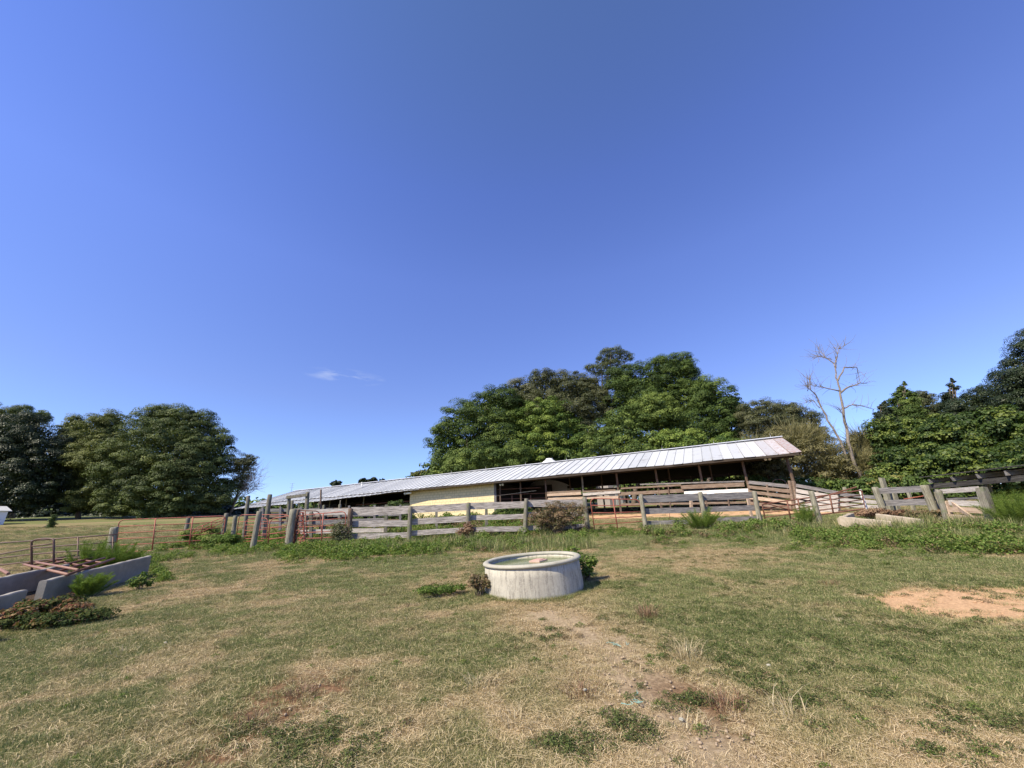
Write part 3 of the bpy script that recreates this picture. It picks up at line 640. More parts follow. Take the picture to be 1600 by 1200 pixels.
for h, l in ((1.1, .5), (.8, .35), (.55, .45)): mb.tube([p+BU*l+[0, 0, h], p-BU*l+[0, 0, h]], .014, 5)
mb.build('antenna', plain('antenna_metal', (.22, .24, .24), .6, .3), barn)
M_LAMP = plain('white_lamp', (.85, .85, .82), .3, 0, .03)
def flood(px, py, v, s=1.0):
    c = bplane(px, py, v); o = MB()
    for k, dx in enumerate((-.11, .12)):
        q = c+BU*dx; o.tube([q+np.array([0, 0, .0])-BV*.02, q-BV*.10+[0, 0, -.02], q-BV*.16+[0, 0, -.04]], [.04*s, .075*s, .09*s], 12)
    o.box((c[0], c[1], c[2]+.06), (.12, .12, .05)); o.build('floodlight', M_LAMP, barn, True)
flood(785, 757, OV-.2); flood(1199, 717, OV-.1)
c = bplane(637, 770.5, .35); mb = MB().tube([c-BU*.42, c+BU*.42], .10, 12); mb.tube([c+[0, 0, .08], c+[0, 0, .35]], .02, 6); mb.build('strip_light', M_LAMP, barn, True)
# red-brown pen rails in the dark bay, planks along the open front
for za, zb, pa, pb in [(764.5, 762, 766, 845), (773, 770.5, 766, 852), (779.5, 778, 774, 852)]:
    mb = MB(); mb.tube([bplane(774, 765+(za-764.5), OV+.4), bplane(pb, zb, OV+.4)], .028, 8); mb.build('pen_rail', M_RUST, barn)
for px in (777, 800, 829): mb = MB(); mb.tube([bplane(px, 774, OV+.4), bplane(px+.5, 795, OV+.4)], .045, 8); mb.build('pen_upright', M_RUST, barn)
front_board(855, 773.5, 908, 771, 4, W_TAN); front_board(855, 769.8, 908, 767.5, 2.5, W_BROWN)
front_board(911, 772.5, 969, 768.5, 4, W_PALE); front_board(911, 768, 962, 765.5, 2.2, W_BROWN); front_board(856, 779.5, 966, 777, 3.5, W_TAN, OV)
front_board(970, 763, 1064, 758, 2.5, W_BROWN); front_board(1064, 761.5, 1163, 757, 6, W_BROWN); front_board(1000, 757, 1163, 752, 2, W_GREY)
front_board(966, 772, 1068, 766.5, 5, W_BROWN, OV-.05); front_board(1069, 770.5, 1171, 766, 5, W_WHITE, OV-.18); front_board(1000, 782, 1165, 778, 4, W_BROWN, OV-.05)
front_board(970, 788, 1165, 785, 3, W_BROWN, OV-.05)
for px in (1044, 1135): p = bplane(px, 775, OV-.1); b0 = p.copy(); b0[2] = G(p[0], p[1]); t0 = bplane(px, 760, OV-.1); post('pen_post', b0, t0, .05, W_POSTD, barn, True)
# back rail planks seen through
def back_rail(px0, py0, px1, py1, hpx, m):
    a = bplane(px0, py0, 2*HW-OV-.1); b_ = bplane(px1, py1, 2*HW-OV-.1); board('rail_board', a, b_, hpx*mpp(a), .04, m, barn, seg=6)
back_rail(870, 768, 1195, 752, 3, W_BROWN); back_rail(870, 775, 1195, 760, 3.5, W_GREY)
# hanging cable across the yellow wall
pts = [bplane(x, 790-.098*(x-600)+3*math.sin(math.pi*min(1, (x-590)/240)), .05) for x in range(590, 845, 8)]
MB().tube(pts, .006, 4).build('cable', plain('cable_grey', (.22, .22, .22), .6), barn)

# ------------------------------------------------------------------ posts, board fences and pipe gates
def P2(bpx, tpx, Y, r, m, parent=None, name='post', square=False, sink=.25):
    b0 = at(*bpx, Y); t0 = at(*tpx, Y); b0[2] = min(b0[2], G(b0[0], b0[1]))
    return post(name, b0, t0, r, m, parent, square, sink)
def B2(a, b_, Y0, Y1, hpx, m, parent, t=.045, name='rail_board'):
    p = at(*a, Y0); q = at(*b_, Y1); return board(name, p, q, hpx*mpp((p+q)/2), t, m, parent)
FY = 17.4
f1 = thing('board_fence', gp(641, 840, FY), 'weathered three-board fence in front of the yellow room, left of the red gate', 'fence')
for b0, t0, r in [((543.5, 853), (548, 795), .135), ((639, 845), (641.5, 791), .115), ((731, 845), (732, 785.5), .12), ((820, 840), (822.5, 779), .12), ((919, 831), (913, 777), .13)]:
    P2(b0, t0, FY, r, W_POSTD if b0[0] < 600 else W_POST, f1)
BY = FY+.16
for y0s, y1s, hh, x0, x1 in [(799, 796.5, 12, 549, 640), (819, 817.5, 9, 550, 640), (838, 835.5, 8, 549, 639), (796.3, 791.5, 10.5, 643, 731), (815.5, 810.5, 9, 643, 729), (833.5, 828, 7.5, 641, 728),
                             (790.8, 788.5, 10, 734, 821), (809, 806.6, 7.5, 735, 822), (827.5, 826, 7.5, 736, 820), (786.5, 786, 10.5, 825, 913), (804, 802.5, 7.5, 824, 915), (825, 822, 7, 823, 916)]:
    B2((x0, y0s), (x1, y1s), BY, BY, hh, W_BOARD, f1)
f2 = thing('board_fence', gp(1096, 822, FY), 'grey board fence between the red gate and the leaning rusty gate, its lowest board broken', 'fence')
for b0, t0, r in [((1009.5, 829), (1001, 772.7), .12), ((1102, 815), (1094, 769), .125), ((1188, 818), (1178.5, 767.5), .12)]: P2(b0, t0, FY, r, W_POSTG, f2)
for y0s, y1s, hh, x0, x1 in [(780, 776.5, 10.5, 1005, 1092), (799, 797, 8.5, 1008, 1094), (817, 815.5, 6, 1011, 1076), (777, 773.5, 9.5, 1098, 1177), (796, 793, 8, 1100, 1182), (812.5, 810, 7, 1121, 1191)]:
    B2((x0, y0s), (x1, y1s), BY, BY, hh, W_GREY, f2)
for b0, t0 in [((1080, 812), (1079.5, 782)), ((1175, 810), (1168, 779))]: P2(b0, t0, 18.6, .07, W_TAN, f2, square=True)
f4 = thing('board_fence', gp(520, 835, 26), 'far weathered board fence in shade between the bleached boards and the barn', 'fence')
for x in (410, 438, 470, 505, 545, 585, 625): P2((x, 832), (x+.5, 793-(x-410)*.02), 26, .09, W_GREY, f4, square=True)
for y in (796, 805, 815): B2((405, y+1.5), (520, y), 26.1, 26.1, 4.5, W_GREY if y != 805 else W_BROWN, f4); B2((521, y), (628, y-1.5), 26.1, 26.1, 4.5, W_BROWN if y != 805 else W_GREY, f4)
f3 = thing('board_fence', gp(604, 838, 20.3), 'second row of bleached boards behind the fence, ending at a thin post', 'fence')
for b0, t0, r in [((602.5, 834), (604, 789), .10), ((682, 830), (682, 797), .09), ((760, 826), (760, 793), .09), ((486, 845), (486, 800), .09)]: P2(b0, t0, 20.3, r, W_POST, f3, square=True)
for y0s, y1s, hh, x0, x1, m in [(801, 797.5, 9, 471, 600, W_PALE), (817, 812.5, 6.5, 475, 601, W_GREY), (831, 828.5, 6, 470, 601, W_PALE)]: B2((x0, y0s), (x1, y1s), 20.4, 20.4, hh, m, f3)

def gate(label, TL, TR, BL_, BR, Y0, Y1, rails, ups, m, r=.020, cat='gate', name='pipe_gate', round_=.18, group=None, yrail=None):
    """pipe gate from four photo corners at depths Y0 (left) and Y1 (right)"""
    a, b_, c, d = at(*TL, Y0), at(*TR, Y1), at(*BL_, Y0), at(*BR, Y1)
    t = thing(name, (c+d)/2, label, cat, group); mb = MB(); pts = []
    cs = [c, a, b_, d]
    for i, p in enumerate(cs):
        pv, nx_ = cs[i-1], cs[(i+1) % 4]; u0 = (pv-p)/np.linalg.norm(pv-p); u1 = (nx_-p)/np.linalg.norm(nx_-p)
        if i in (1, 2) and round_:
            for f in np.linspace(0, 1, 6): pts.append(p+u0*round_*(1-f)**1.6+u1*round_*f**1.6)
        else: pts.append(p)
    pts.append(c+(a-c)*.001); mb.tube(pts, r, 8); mb.build('frame', m, t, True)
    for f in rails:
        sag = np.array([0, 0, -.012]); p = a+(c-a)*f; q = b_+(d-b_)*f
        MB().tube([p, (p*2+q)/3+sag, (p+2*q)/3+sag, q], r*.82, 6).build('rail', m, t, True)
    for f in ups:
        p = a+(b_-a)*f; q = c+(d-c)*f; off = np.array([0, -r*1.2, 0]); MB().tube([p+off, q+off], r*1.15, 6).build('upright', m, t, True)
    return t
gate('red pipe gate hung between two fence posts right of the dry brown shrub', (922, 779), (999, 780.5), (930, 833), (1007, 826), FY+.05, FY+.05, (.2, .42, .58, .75), (.46,), M_RED)
gate('long six-rail rusty red gate behind the fluffy bush, left of the other gates', (186, 812.5), (353, 806), (181, 864), (346, 853), 18.2, 19.6, (.2, .4, .58, .77), (.33, .68), M_RED, .021)
gate('red gate standing further back, seen between two leaning posts', (374, 804.5), (452, 804), (369, 842), (449, 841), 20.8, 20.8, (.28, .55, .8), (.45,), M_RED)
gate('narrow red gate just left of the thick mossy post', (422, 811), (457, 805), (418, 858), (452, 853), 17.2, 17.3, (.3, .5, .68, .85), (), M_RED, .021)
gate('red gate right of the thick mossy post, under a climbing vine', (462, 806), (541, 799), (459, 850), (538, 847), 17.3, 17.4, (.22, .42, .62, .82), (.55,), M_RED)
gate('collapsed rusty gate tilted against the long red gate', (304, 826), (349, 808), (300, 838), (351, 815), 20.2, 20.0, (.5,), (.3, .6), M_RED, .019)
gate('red pipe gate panel behind the narrow gate, seen end on between the posts', (384, 812), (419, 809), (381, 846), (416, 845), 19.2, 19.0, (.25, .5, .75), (.5,), M_RED, .019)
gate('weathered red gate leaning flat behind the bleached boards', (462, 797), (500, 799), (466, 842), (503, 842), 18.6, 18.9, (.25, .5, .75), (.4,), M_RUST, .024)
lg = gate('rusty gate sagging askew right of the grey board fence', (1191, 788), (1346, 766), (1196, 815), (1352, 795), 16.6, 16.0, (.25, .5, .75), (.25, .36, .68), M_RUST, .026, round_=.05)
MB().tube([at(1236, 790, 16.5), at(1338, 761, 16.2)], .026, 8).build('brace', M_RUST, lg)
MB().tube([at(1188, 784, 16.5), at(1239, 798, 16.4)], .022, 8).build('brace', M_RUST, lg)
t = thing('rusty_hinge_chain', at(468, 830, 17.2), 'tangle of red hinges and chain beside the thick mossy post', 'gate hardware')
for k in range(9):
    c = at(465+random.uniform(0, 9), 803+k*5.6, 17.25); MB().tube([c+np.array([.09*math.cos(a), .03*math.sin(a*2), .07*math.sin(a)]) for a in np.linspace(0, 5.8, 9)], .016, 6).build('link', M_RED, t, True)
MB().tube([at(473, 800, 17.3), at(476, 846, 17.3)], .035, 8).build('hinge_bar', M_RED, t)
def lone(label, b0, t0, Y, r, m, square=False, name='fence_post', group=None):
    p = at(*b0, Y); p[2] = min(p[2], float(G(p[0], p[1]))); q = at(*t0, Y); o = post(name, p, q, r, m, None, square, .25); tag(o, label, 'post', group); return o
lone('short green-capped post at the left end of the long red gate', (178, 846), (179, 823.5), 17.0, .17, W_POSTG)
lone('round grey post behind the middle of the long red gate', (290, 838), (294.5, 807.5), 22, .13, W_POST)
lone('round grey post at the right end of the long red gate', (346, 850), (354, 802), 19.7, .12, W_POST)
lone('short round post with faded top just right of the long red gate', (364, 842), (368, 806), 20.5, .12, W_POSTG)
lone('tall leaning post nearest the trees, left of the barn roof', (382, 838), (388, 774.5), 21.5, .12, W_POST)
lone('pale leaning round post in front of the gates, left of the narrow gate', (394.5, 858), (405.5, 798.5), 17.2, .135, W_POSTG)
lone('tall post left of the post that carries the crossbar', (414, 832), (422, 772.5), 21, .14, W_POST)
lone('thick mossy leaning post between the two nearest red gates', (449.5, 858), (458.5, 796), 17.2, .18, W_POSTG)
lone('dark iron upright on the right side of the thick mossy post', (460, 850), (466, 796), 17.5, .09, W_POSTD)
cf = thing('crossbar_frame', gp(465, 840, 21.5), 'two tall posts joined by a wooden crossbar in front of the barn roof', 'post frame')
P2((449, 838), (452, 777), 21.5, .11, W_POST, cf); P2((477, 838), (481, 768.5), 21.5, .13, W_POST, cf); P2((455.5, 838), (456.7, 782), 22.2, .09, W_POST, cf)
B2((448, 777), (481, 773), 21.4, 21.4, 4, W_POST, cf, .12, 'crossbar')
lone('thin dark pole rising above the lean-to roof edge', (500, 840), (501.5, 765), 22, .06, W_POSTD)
lone('short post behind the bleached boards, left of the yellow room', (532, 838), (531, 788), 22.5, .10, W_POST)
lone('thin post showing above the bleached boards near the crossbar', (507, 840), (506, 789), 22.5, .08, W_POST)
lone('light grey leaning post in front of the rusty sagging gate', (1283, 822), (1267, 767), 15.5, .125, W_POSTG)
lone('white-topped thin post holding the right end of the rusty gate', (1355, 800), (1344, 765), 16.2, .05, W_WHITE, True)
lone('old grey post poking up behind the rusty gate', (1326, 800), (1319, 761.5), 22.5, .12, W_POSTG)
tag(MB().tube([at(1011, 818, 18.3), at(1047, 817, 18.3), at(1046, 799, 18.3), at(1012, 803, 18.3)], .02, 6).build('bent_pipe', M_RUST), 'bent rusty pipe behind the lowest fence board', 'pipe')

# plank chute fence running from the barn's corner down to the right
wf = thing('plank_chute_fence', gp(1245, 795, 22.6), 'grey plank cattle chute fence running from the barn corner down to the right', 'fence')
for (ya, yb, h, m) in [(753.5, 760.5, 5, W_GREY), (761, 768, 5, W_BROWN), (768.5, 776, 5, W_BROWN), (777, 785.5, 5, W_TAN), (786, 793, 5, W_BROWN)]: B2((1170, ya), (1237, yb), 25.2, 23.2, h, m, wf)
for (ya, yb, h, m) in [(758.5, 770.5, 5, W_GREY), (766.5, 778, 6, W_PALE), (775, 785.5, 6.5, W_PALE), (784, 793, 6.5, W_PALE), (793, 800, 7, W_PALE), (802, 807, 6, W_TAN)]: B2((1244, ya), (1310, yb), 22.8, 20.8, h, m, wf)
for (ya, yb, h, m) in [(772, 777.5, 5, W_GREY), (780, 785, 5, W_PALE), (788, 792, 5, W_PALE)]: B2((1311, ya), (1372, yb), 20.9, 20.3, h, m, wf)
for b0, t0, Y_, r in [((1243, 800), (1234, 751), 23.1, .10), ((1248, 800), (1240, 752), 22.9, .085), ((1205, 795), (1198, 757), 24.3, .06), ((1175, 792), (1169, 752), 25.3, .08), ((1313, 808), (1307, 768), 20.9, .07), ((1283, 805), (1277, 764), 21.8, .06)]: P2(b0, t0, Y_, r, W_BROWN, wf, square=True)
gate('small dark green arched pipe gate behind the chute planks', (1206, 748), (1229, 750), (1209, 775), (1232, 779), 26, 25.6, (.35, .7), (), M_DARKPIPE, .03, round_=.3)

# right-hand pen: board fence, wooden gate, long low feeder roof
rf = thing('board_fence', gp(1410, 795, 16.2), 'short two-board fence with stout leaning posts beyond the pale concrete slabs', 'fence')
for b0, t0, Y_, r in [((1380, 796), (1366.5, 761), 16.6, .15), ((1389, 792), (1377, 746.5), 17.6, .11), ((1460, 800), (1443.5, 758), 15.0, .16), ((1399, 792), (1395, 766), 17.8, .12), ((1425, 790), (1419, 768), 17.6, .07), ((1472, 800), (1463, 765), 15.2, .13)]: P2(b0, t0, Y_, r, W_POSTG, rf, square=(r < .13))
for y0, y1, h, x0, x1 in [(767.5, 763.5, 9, 1370, 1445), (786, 784, 9, 1374, 1456)]: B2((x0, y0), (x1, y1), 16.9, 15.3, h, W_GREY, rf)
B2((1470, 768), (1530, 763.5), 14.9, 13.4, 7, W_PALE, rf); B2((1480, 780), (1532, 778), 14.9, 13.6, 3, W_GREY, rf)
mb = MB().tube([at(1412, 780, 17), at(1446, 774.5, 16.6)], .02, 6).build('rail', M_RED, rf)
wg = thing('wooden_gate', gp(1508, 812, 13.6), 'sagging wooden gate with a diagonal brace under the black feeder roof', 'gate')
for (y0, y1, m) in [(785, 787, W_PALE), (796, 798.5, W_TAN), (807, 811, W_TAN)]: B2((1482, y0), (1538, y1), 14.3, 13.2, 8, m, wg)
B2((1488, 787), (1531, 818), 14.2, 13.2, 7, W_TAN, wg, .05, 'diagonal_brace'); 
P2((1487, 815), (1477, 784), 14.35, .09, W_TAN, wg, 'gate_stile', True)
lone('leaning post at the hinge side of the wooden gate', (1481, 816), (1466, 765), 14.4, .12, W_POST)
lone('tall split post at the right side of the wooden gate', (1555, 826), (1533, 762), 12.6, .15, W_POST, True)
lone('greenish square post under the black feeder roof, behind the split post', (1548, 796), (1540, 758), 14.5, .14, W_POSTG, True)
fr = thing('feeder_roof', gp(1560, 800, 14.5), 'long low feeder roof of near-black boards on the right with pale rafter ends', 'feeder roof')
A0 = at(1450, 760.5, 15.3); A1 = at(1650, 742, 11.6); ax = (A1-A0)/np.linalg.norm(A1-A0); nrm = np.array([-ax[1], ax[0], 0]); nrm /= np.linalg.norm(nrm)
M_BLACKW = wood('near_black_board', (.012, .011, .01), (.035, .032, .03), (.09, .085, .08), 'X', .5)  # near-black tone for the roof, beams and back panel
A1b = A1+ax*3.5; 
board('edge_beam', A0, A1b, .17, .06, W_GREY if 0 else M_BLACKW, fr, seg=20)
back0 = A0+nrm*2.4+[0, 0, .12]; back1 = A1b+nrm*2.4+[0, 0, .12]
mb = MB(); LL = np.linalg.norm(A1b-A0); 
for k in range(12):
    f0, f1_ = k/12+.001, (k+1)/12-.001
    V = []
    for f in (f0, f1_):
        for q, up in ((A0-nrm*.22, .36), (back0, .44)):
            V.append(A0*0+q+(A1b-A0)*f+np.array([0, 0, up+.01*random.uniform(-1, 1)]))
    V2 = [v-np.array([0, 0, .03]) for v in V]; mb.add(V+V2, [(0, 1, 3, 2), (4, 6, 7, 5), (0, 2, 6, 4), (1, 5, 7, 3), (0, 4, 5, 1), (2, 3, 7, 6)])
mb.build('roof', M_BLACKW, fr)
board('back_beam', back0, back1, .2, .06, M_BLACKW, fr)
board('back_panel', back0+[0, 0, .2], back1+[0, 0, .2], .35, .03, M_BLACKW, fr)
for k in range(9):
    f = (k+.35)/9; p = A0+(A1b-A0)*f+np.array([0, 0, .20]); board('rafter', p-nrm*.16+[0, 0, -.02], p+nrm*2.3+[0, 0, .12], .15, .05, W_GREY, fr, seg=2)
for f in (.28, .62, .95):
    p = back0+(A1b-A0)*f; g = p.copy(); g[2] = G(p[0], p[1]); post('post', g, p, .09, W_POSTD, fr, True)
    p = A0+(A1b-A0)*f+nrm*.1; g = p.copy(); g[2] = G(p[0], p[1]); post('post', g, p, .08, W_POSTD, fr, True) if f > .3 else None
# pale concrete slabs lying in the weeds
def slab(name, pts, th, m, parent=None):
    V = [np.array(p) for p in pts]; V2 = [p-np.array([0, 0, th]) for p in V]; return MB().add(V+V2, [(0, 1, 2, 3), (7, 6, 5, 4), (0, 4, 5, 1), (1, 5, 6, 2), (2, 6, 7, 3), (3, 7, 4, 0)]).build(name, m, parent)
tt = thing('concrete_trough', gp(1350, 822, 13.8), 'low pale concrete trough half buried in green weeds by the rusty gate', 'trough')
def wallseg(name, a, b_, h, th, m, parent, dpt=.1, seg=12, chip=.012):
    """cast concrete wall whose top edge runs a->b"""
    a = np.asarray(a, float); b_ = np.asarray(b_, float); L = np.linalg.norm(b_-a); M = frame_matrix(a, b_-a); V = []
    for i in range(seg+1):
        x = L*i/seg; z = random.uniform(-chip, chip*.4); e = random.uniform(-.004, .004); hh = -h-dpt
        V += [(x, -th/2+e, hh), (x, -th/2+e, z-.02), (x, -th/2+.02+e, z), (x, th/2-.02, z), (x, th/2, z-.02), (x, th/2, hh)]
    Fs = [(i*6+k, i*6+k+1, i*6+7+k, i*6+6+k) for i in range(seg) for k in range(5)]+[tuple(range(5, -1, -1)), tuple(seg*6+k for k in range(6))]
    return mesh(name, V, [tuple(reversed(f)) for f in Fs], m, parent, None, False, M)
wallseg('near_wall', at(1312, 806.5, 14.2), at(1392, 814, 13.3), .4, .14, M_SLAB, tt); wallseg('far_wall', at(1370, 802.5, 15.2), at(1440, 811, 13.8), .4, .14, M_SLAB, tt); wallseg('end_wall', at(1311, 809, 14.3), at(1330, 801, 15.6), .3, .14, M_SLAB, tt)

# ------------------------------------------------------------------ round concrete tank
TC = hit(843, 927); TC = np.array([.22, 7.95, 0]); TC[2] = G(TC[0], TC[1]); 
TC = np.array([.27, 7.75, 0]); TC[2] = G(TC[0], TC[1])
tank = thing('water_tank', TC, 'round pale concrete water tank with a rolled rim standing alone in the pasture', 'water tank')
axz = Vector((-.05, -.05, 1)).normalized(); TM = Matrix.Translation(tuple(TC)) @ axz.to_track_quat('Z', 'Y').to_matrix().to_4x4()
def lathe(name, prof, m, parent, M, n=96, jit=.0025):
    V = [(r*math.cos(2*math.pi*k/n)*(1+random.uniform(-jit, jit)), r*math.sin(2*math.pi*k/n)*(1+random.uniform(-jit, jit)), z) for r, z in prof for k in range(n)]
    Fs = [(i*n+k, i*n+(k+1) % n, (i+1)*n+(k+1) % n, (i+1)*n+k) for i in range(len(prof)-1) for k in range(n)]
    return mesh(name, V, Fs, m, parent, None, True, M)
RT = .885; HT = .51
lathe('wall', [(RT, -.15), (RT-.005, .1), (RT-.02, .3), (RT-.028, HT-.06), (RT-.09, HT-.06), (RT-.10, .05)], M_TANK, tank, TM)
rim = [(RT-.048+.056*math.cos(a), HT-.04+.034*math.sin(a)) for a in np.linspace(-math.pi*.62, math.pi*1.3, 14)]
lathe('rim', rim, M_RIM, tank, TM)
M_WATER, t_, b_2, o_ = nodes('murky_water'); nn = noise(t_, 2, 4); t_.links.new(ramp(t_, nn, [(.3, (.10, .13, .05)), (.7, (.20, .22, .09))]), b_2.inputs['Base Color']); b_2.inputs['Roughness'].default_value = .12; bump(t_, b_2, noise(t_, 18, 3), .08, .01)
n = 64; V = [((RT-.09)*math.cos(2*math.pi*k/n), (RT-.09)*math.sin(2*math.pi*k/n), HT-.095) for k in range(n)]; mesh('water', V, [tuple(range(n))], M_WATER, tank, None, False, TM)
t = thing('float_cover', TC+[-.02, .2, .4], 'small faded pinkish block floating in the concrete water tank', 'block')
Mb = TM @ Matrix.Translation((-.02, .20, HT-.085)) @ Matrix.Rotation(.1, 4, 'Z'); mb = MB(); mb.box((0, 0, -.015), (.24, .26, .05)); mb.build('block', plain('pink_block', (.55, .36, .29), .8, 0, .15), t, M=Mb)
MB().box((0, 0, .016), (.17, .17, .012)).build('lid', plain('pink_lid', (.55, .33, .27), .8), t, M=Mb)

# ------------------------------------------------------------------ concrete feed bunk, gate panel across it, pipe rail
bunk = thing('feed_bunk', (-10, 9.5, float(G(-10, 9.5))), 'cracked concrete feed bunk of parallel walls at the left, weeds growing round it', 'feed bunk')
wallseg('near_wall', (-10.3, 11.6, 1.22), (-9.5, 8.45, .93), .62, .13, M_BUNK, bunk, seg=26)
wallseg('near_wall', (-9.62, 8.28, .80), (-9.05, 6.5, .66), .5, .12, M_BUNK, bunk, seg=14)
wallseg('far_wall', (-12.1, 11.2, 1.10), (-11.0, 8.0, .86), .5, .12, M_BUNK, bunk, seg=20)
wallseg('far_wall', (-11.05, 7.9, .80), (-10.5, 6.2, .66), .5, .12, M_BUNK, bunk, seg=12)
wallseg('back_wall', (-12.9, 9.6, .92), (-12.5, 8.2, .82), .4, .12, M_BUNK, bunk)
z0 = .07
def on_bunk(x, y): return np.array([x, y, .93+(y-8.45)*.0885+.045+z0*(0)])
pn = thing('fallen_gate_panel', on_bunk(-10.4, 9.6), 'rusty pipe gate panel lying flat across the concrete feed bunk', 'gate panel')
def onz(px, py, z): d = ray(px, py); return np.array([0, 0, EYE])+d*((z-EYE)/d[2])
c = [onz(36.5, 881.5, 1.02), onz(106, 897.7, 1.0), onz(178, 873, 1.2), onz(117, 867.6, 1.2)]
MB().tube([c[0], c[1]], .032, 8).build('end_tube', M_PINK, pn, True); MB().tube([c[0]+(c[3]-c[0])*.17+[0, 0, .03], c[1]+(c[2]-c[1])*.17+[0, 0, .03]], .03, 8).build('end_tube', M_PINK, pn, True)
for f in (.0, .2, .42, .62, .82, 1.0): MB().tube([c[0]+(c[1]-c[0])*f, c[3]+(c[2]-c[3])*f], .028, 8).build('rail', M_RUST, pn, True)
for f in (.5, .78): MB().tube([c[0]+(c[3]-c[0])*f+[0, 0, -.03], c[1]+(c[2]-c[1])*f+[0, 0, -.03]], .024, 8).build('cross_tube', M_RUST, pn, True)
pr = thing('pipe_rail_fence', gp(90, 872, 13.5), 'dark four-rail pipe fence behind the concrete feed bunk', 'fence')
RY = 13.6
for pts in [[(-60, 853), (0, 848.5), (50, 845), (120, 839.5), (182, 835)], [(-60, 873), (0, 866), (50, 857), (117, 851), (180, 847)], [(-60, 880), (0, 872), (50, 866), (117, 861), (180, 858)], [(-60, 890), (0, 883), (50, 877), (117, 871), (180, 868)]]:
    MB().tube([at(x, y, RY) for x, y in pts], .021, 7).build('rail', M_DARKPIPE, pr, True)
def down_to_ground(px, py, Y_):
    while True:
        p = at(px, py, Y_)
        if p[2] < G(p[0], p[1])-.05 or py > 1100: return p
        py += 1.5
for x in (-40, 121.5, 176):
    p = at(x, 840 if x > 0 else 852, RY); q = down_to_ground(x, 845, RY); MB().tube([q, p+[0, 0, .03]], .022, 8).build('upright', M_DARKPIPE, pr, True)
hp = thing('pipe_hoop', gp(66, 880, 12.6), 'dark rounded pipe hoop standing upright behind the feed bunk', 'pipe hoop')
L0, L1, R1, R0 = down_to_ground(50, 860, 12.6), at(49, 848, 12.6), at(84, 846, 12.6), down_to_ground(84, 860, 12.6)
pts = [L0, L1]+[L1+(R1-L1)*(.5-.5*math.cos(a))+np.array([0, 0, .10*math.sin(a)**.7]) for a in np.linspace(.3, math.pi-.3, 9)]+[R1, R0]
MB().tube(pts, .027, 9).build('hoop', M_DARKPIPE, hp, True); MB().tube([at(49, 853.5, 12.6), at(84, 849.5, 12.6)], .02, 8).build('crossbar', M_DARKPIPE, hp, True)
tag(MB().tube([at(-30, 884, 8.9), at(0, 889.5, 8.6), at(13, 896.5, 8.3)], .028, 8).build('bent_pipe', M_PINK), 'faded pink pipe end poking over the left concrete wall', 'pipe')

# ------------------------------------------------------------------ far left shed, buildings behind the barn
def siding_mat(name, c, row):
    m, t, b, o = nodes(name); tc = N(t, 'ShaderNodeTexCoord'); wv = N(t, 'ShaderNodeTexWave', bands_direction='Z', wave_profile='SAW'); wv.inputs['Scale'].default_value = row
    t.links.new(tc.outputs['Object'], wv.inputs[0]); t.links.new(ramp(t, wv.outputs[1], [(0, tuple(x*.8 for x in c)), (.12, c)]), b.inputs['Base Color']); bump(t, b, wv.outputs[1], .5, .02); return m
M_SHED = siding_mat('white_siding', (.74, .76, .78), 1.3)
def gable_shed(name, label, cat, loc, L, W, H, RH, rot, mw, mr, over=.2):
    t = thing(name, loc, label, cat); t.rotation_euler = (0, 0, 0); M = Matrix.Translation(tuple(float(x) for x in loc)) @ Matrix.Rotation(rot, 4, 'Z')
    MB().box((0, 0, H/2-.2), (L, W, H+.4)).add([(-L/2+.003, -W/2, H), (-L/2+.003, W/2, H), (-L/2+.003, 0, H+RH), (L/2-.003, -W/2, H), (L/2-.003, W/2, H), (L/2-.003, 0, H+RH)], [(0, 1, 2), (5, 4, 3)]).build('wall', mw, t, M=M)
    o = over; mb = MB()
    for s_ in (-1, 1):
        e = H-RH*o/(W/2)
        V = [(-L/2-o, s_*(W/2+o), e), (L/2+o, s_*(W/2+o), e), (L/2+o, 0, H+RH), (-L/2-o, 0, H+RH)]; V2 = [(a, b, c+.07) for a, b, c in V]
        V = [(a, b, c+.01) for a, b, c in V]; mb.add(V+V2, [(3, 2, 1, 0), (4, 5, 6, 7), (0, 1, 5, 4), (1, 2, 6, 5), (2, 3, 7, 6), (3, 0, 4, 7)])
    mb.build('roof', mr, t, M=M)
    MB().box((0, -W/2-.02, 1.0), (.9, .04, 2.0)).build('door', plain('shed_door', (.5, .5, .48), .6), t, M=M)
    return t
p = gp(-8, 830, 42)
gable_shed('white_shed', 'white clapboard shed at the far left edge of the field under dark trees', 'shed', (at(-52, 815, 42)[0], 42, at(0, 833, 42)[2]-.55), 4.2, 3.2, 2.85, .5, math.radians(68), M_SHED, plain('shed_roof', (.5, .5, .48), .6))
M_BIN = concrete('bin_metal', (.62, .63, .64), (.74, .74, .74), (.45, .42, .38), streak=False)
pb = at(861, 760, 43); bin_ = thing('grain_bin', (pb[0], pb[1], float(G(pb[0], pb[1]))), 'pale metal grain bin with a cone roof behind the barn', 'grain bin')
topz = at(861, 716.5, 43)[2]; rb = 2.35; gz = float(G(pb[0], pb[1])); Mb = Matrix.Translation((float(pb[0]), float(pb[1]), 0))
prof = [(rb, gz-.3)]
for k in range(28): z = gz+(topz-1.5-gz)*k/28; prof += [(rb, z), (rb+.03, z+.06)]
lathe('wall', prof+[(rb, topz-1.5)], M_BIN, bin_, Mb, 48, 0); lathe('cone_roof', [(rb+.15, topz-1.55), (.4, topz-.12), (.35, topz), (.02, topz+.02)], M_BIN, bin_, Mb, 48, 0)
sc_ = at(955, 760, 46); gable_shed('small_outbuilding', 'small pale outbuilding glimpsed through the open barn', 'shed', (sc_[0], 46, float(G(sc_[0], 46))), 2.6, 2.4, 3.0, .8, .4, plain('pink_white', (.30, .27, .26), .8), plain('pale_roof', (.33, .33, .33), .5))

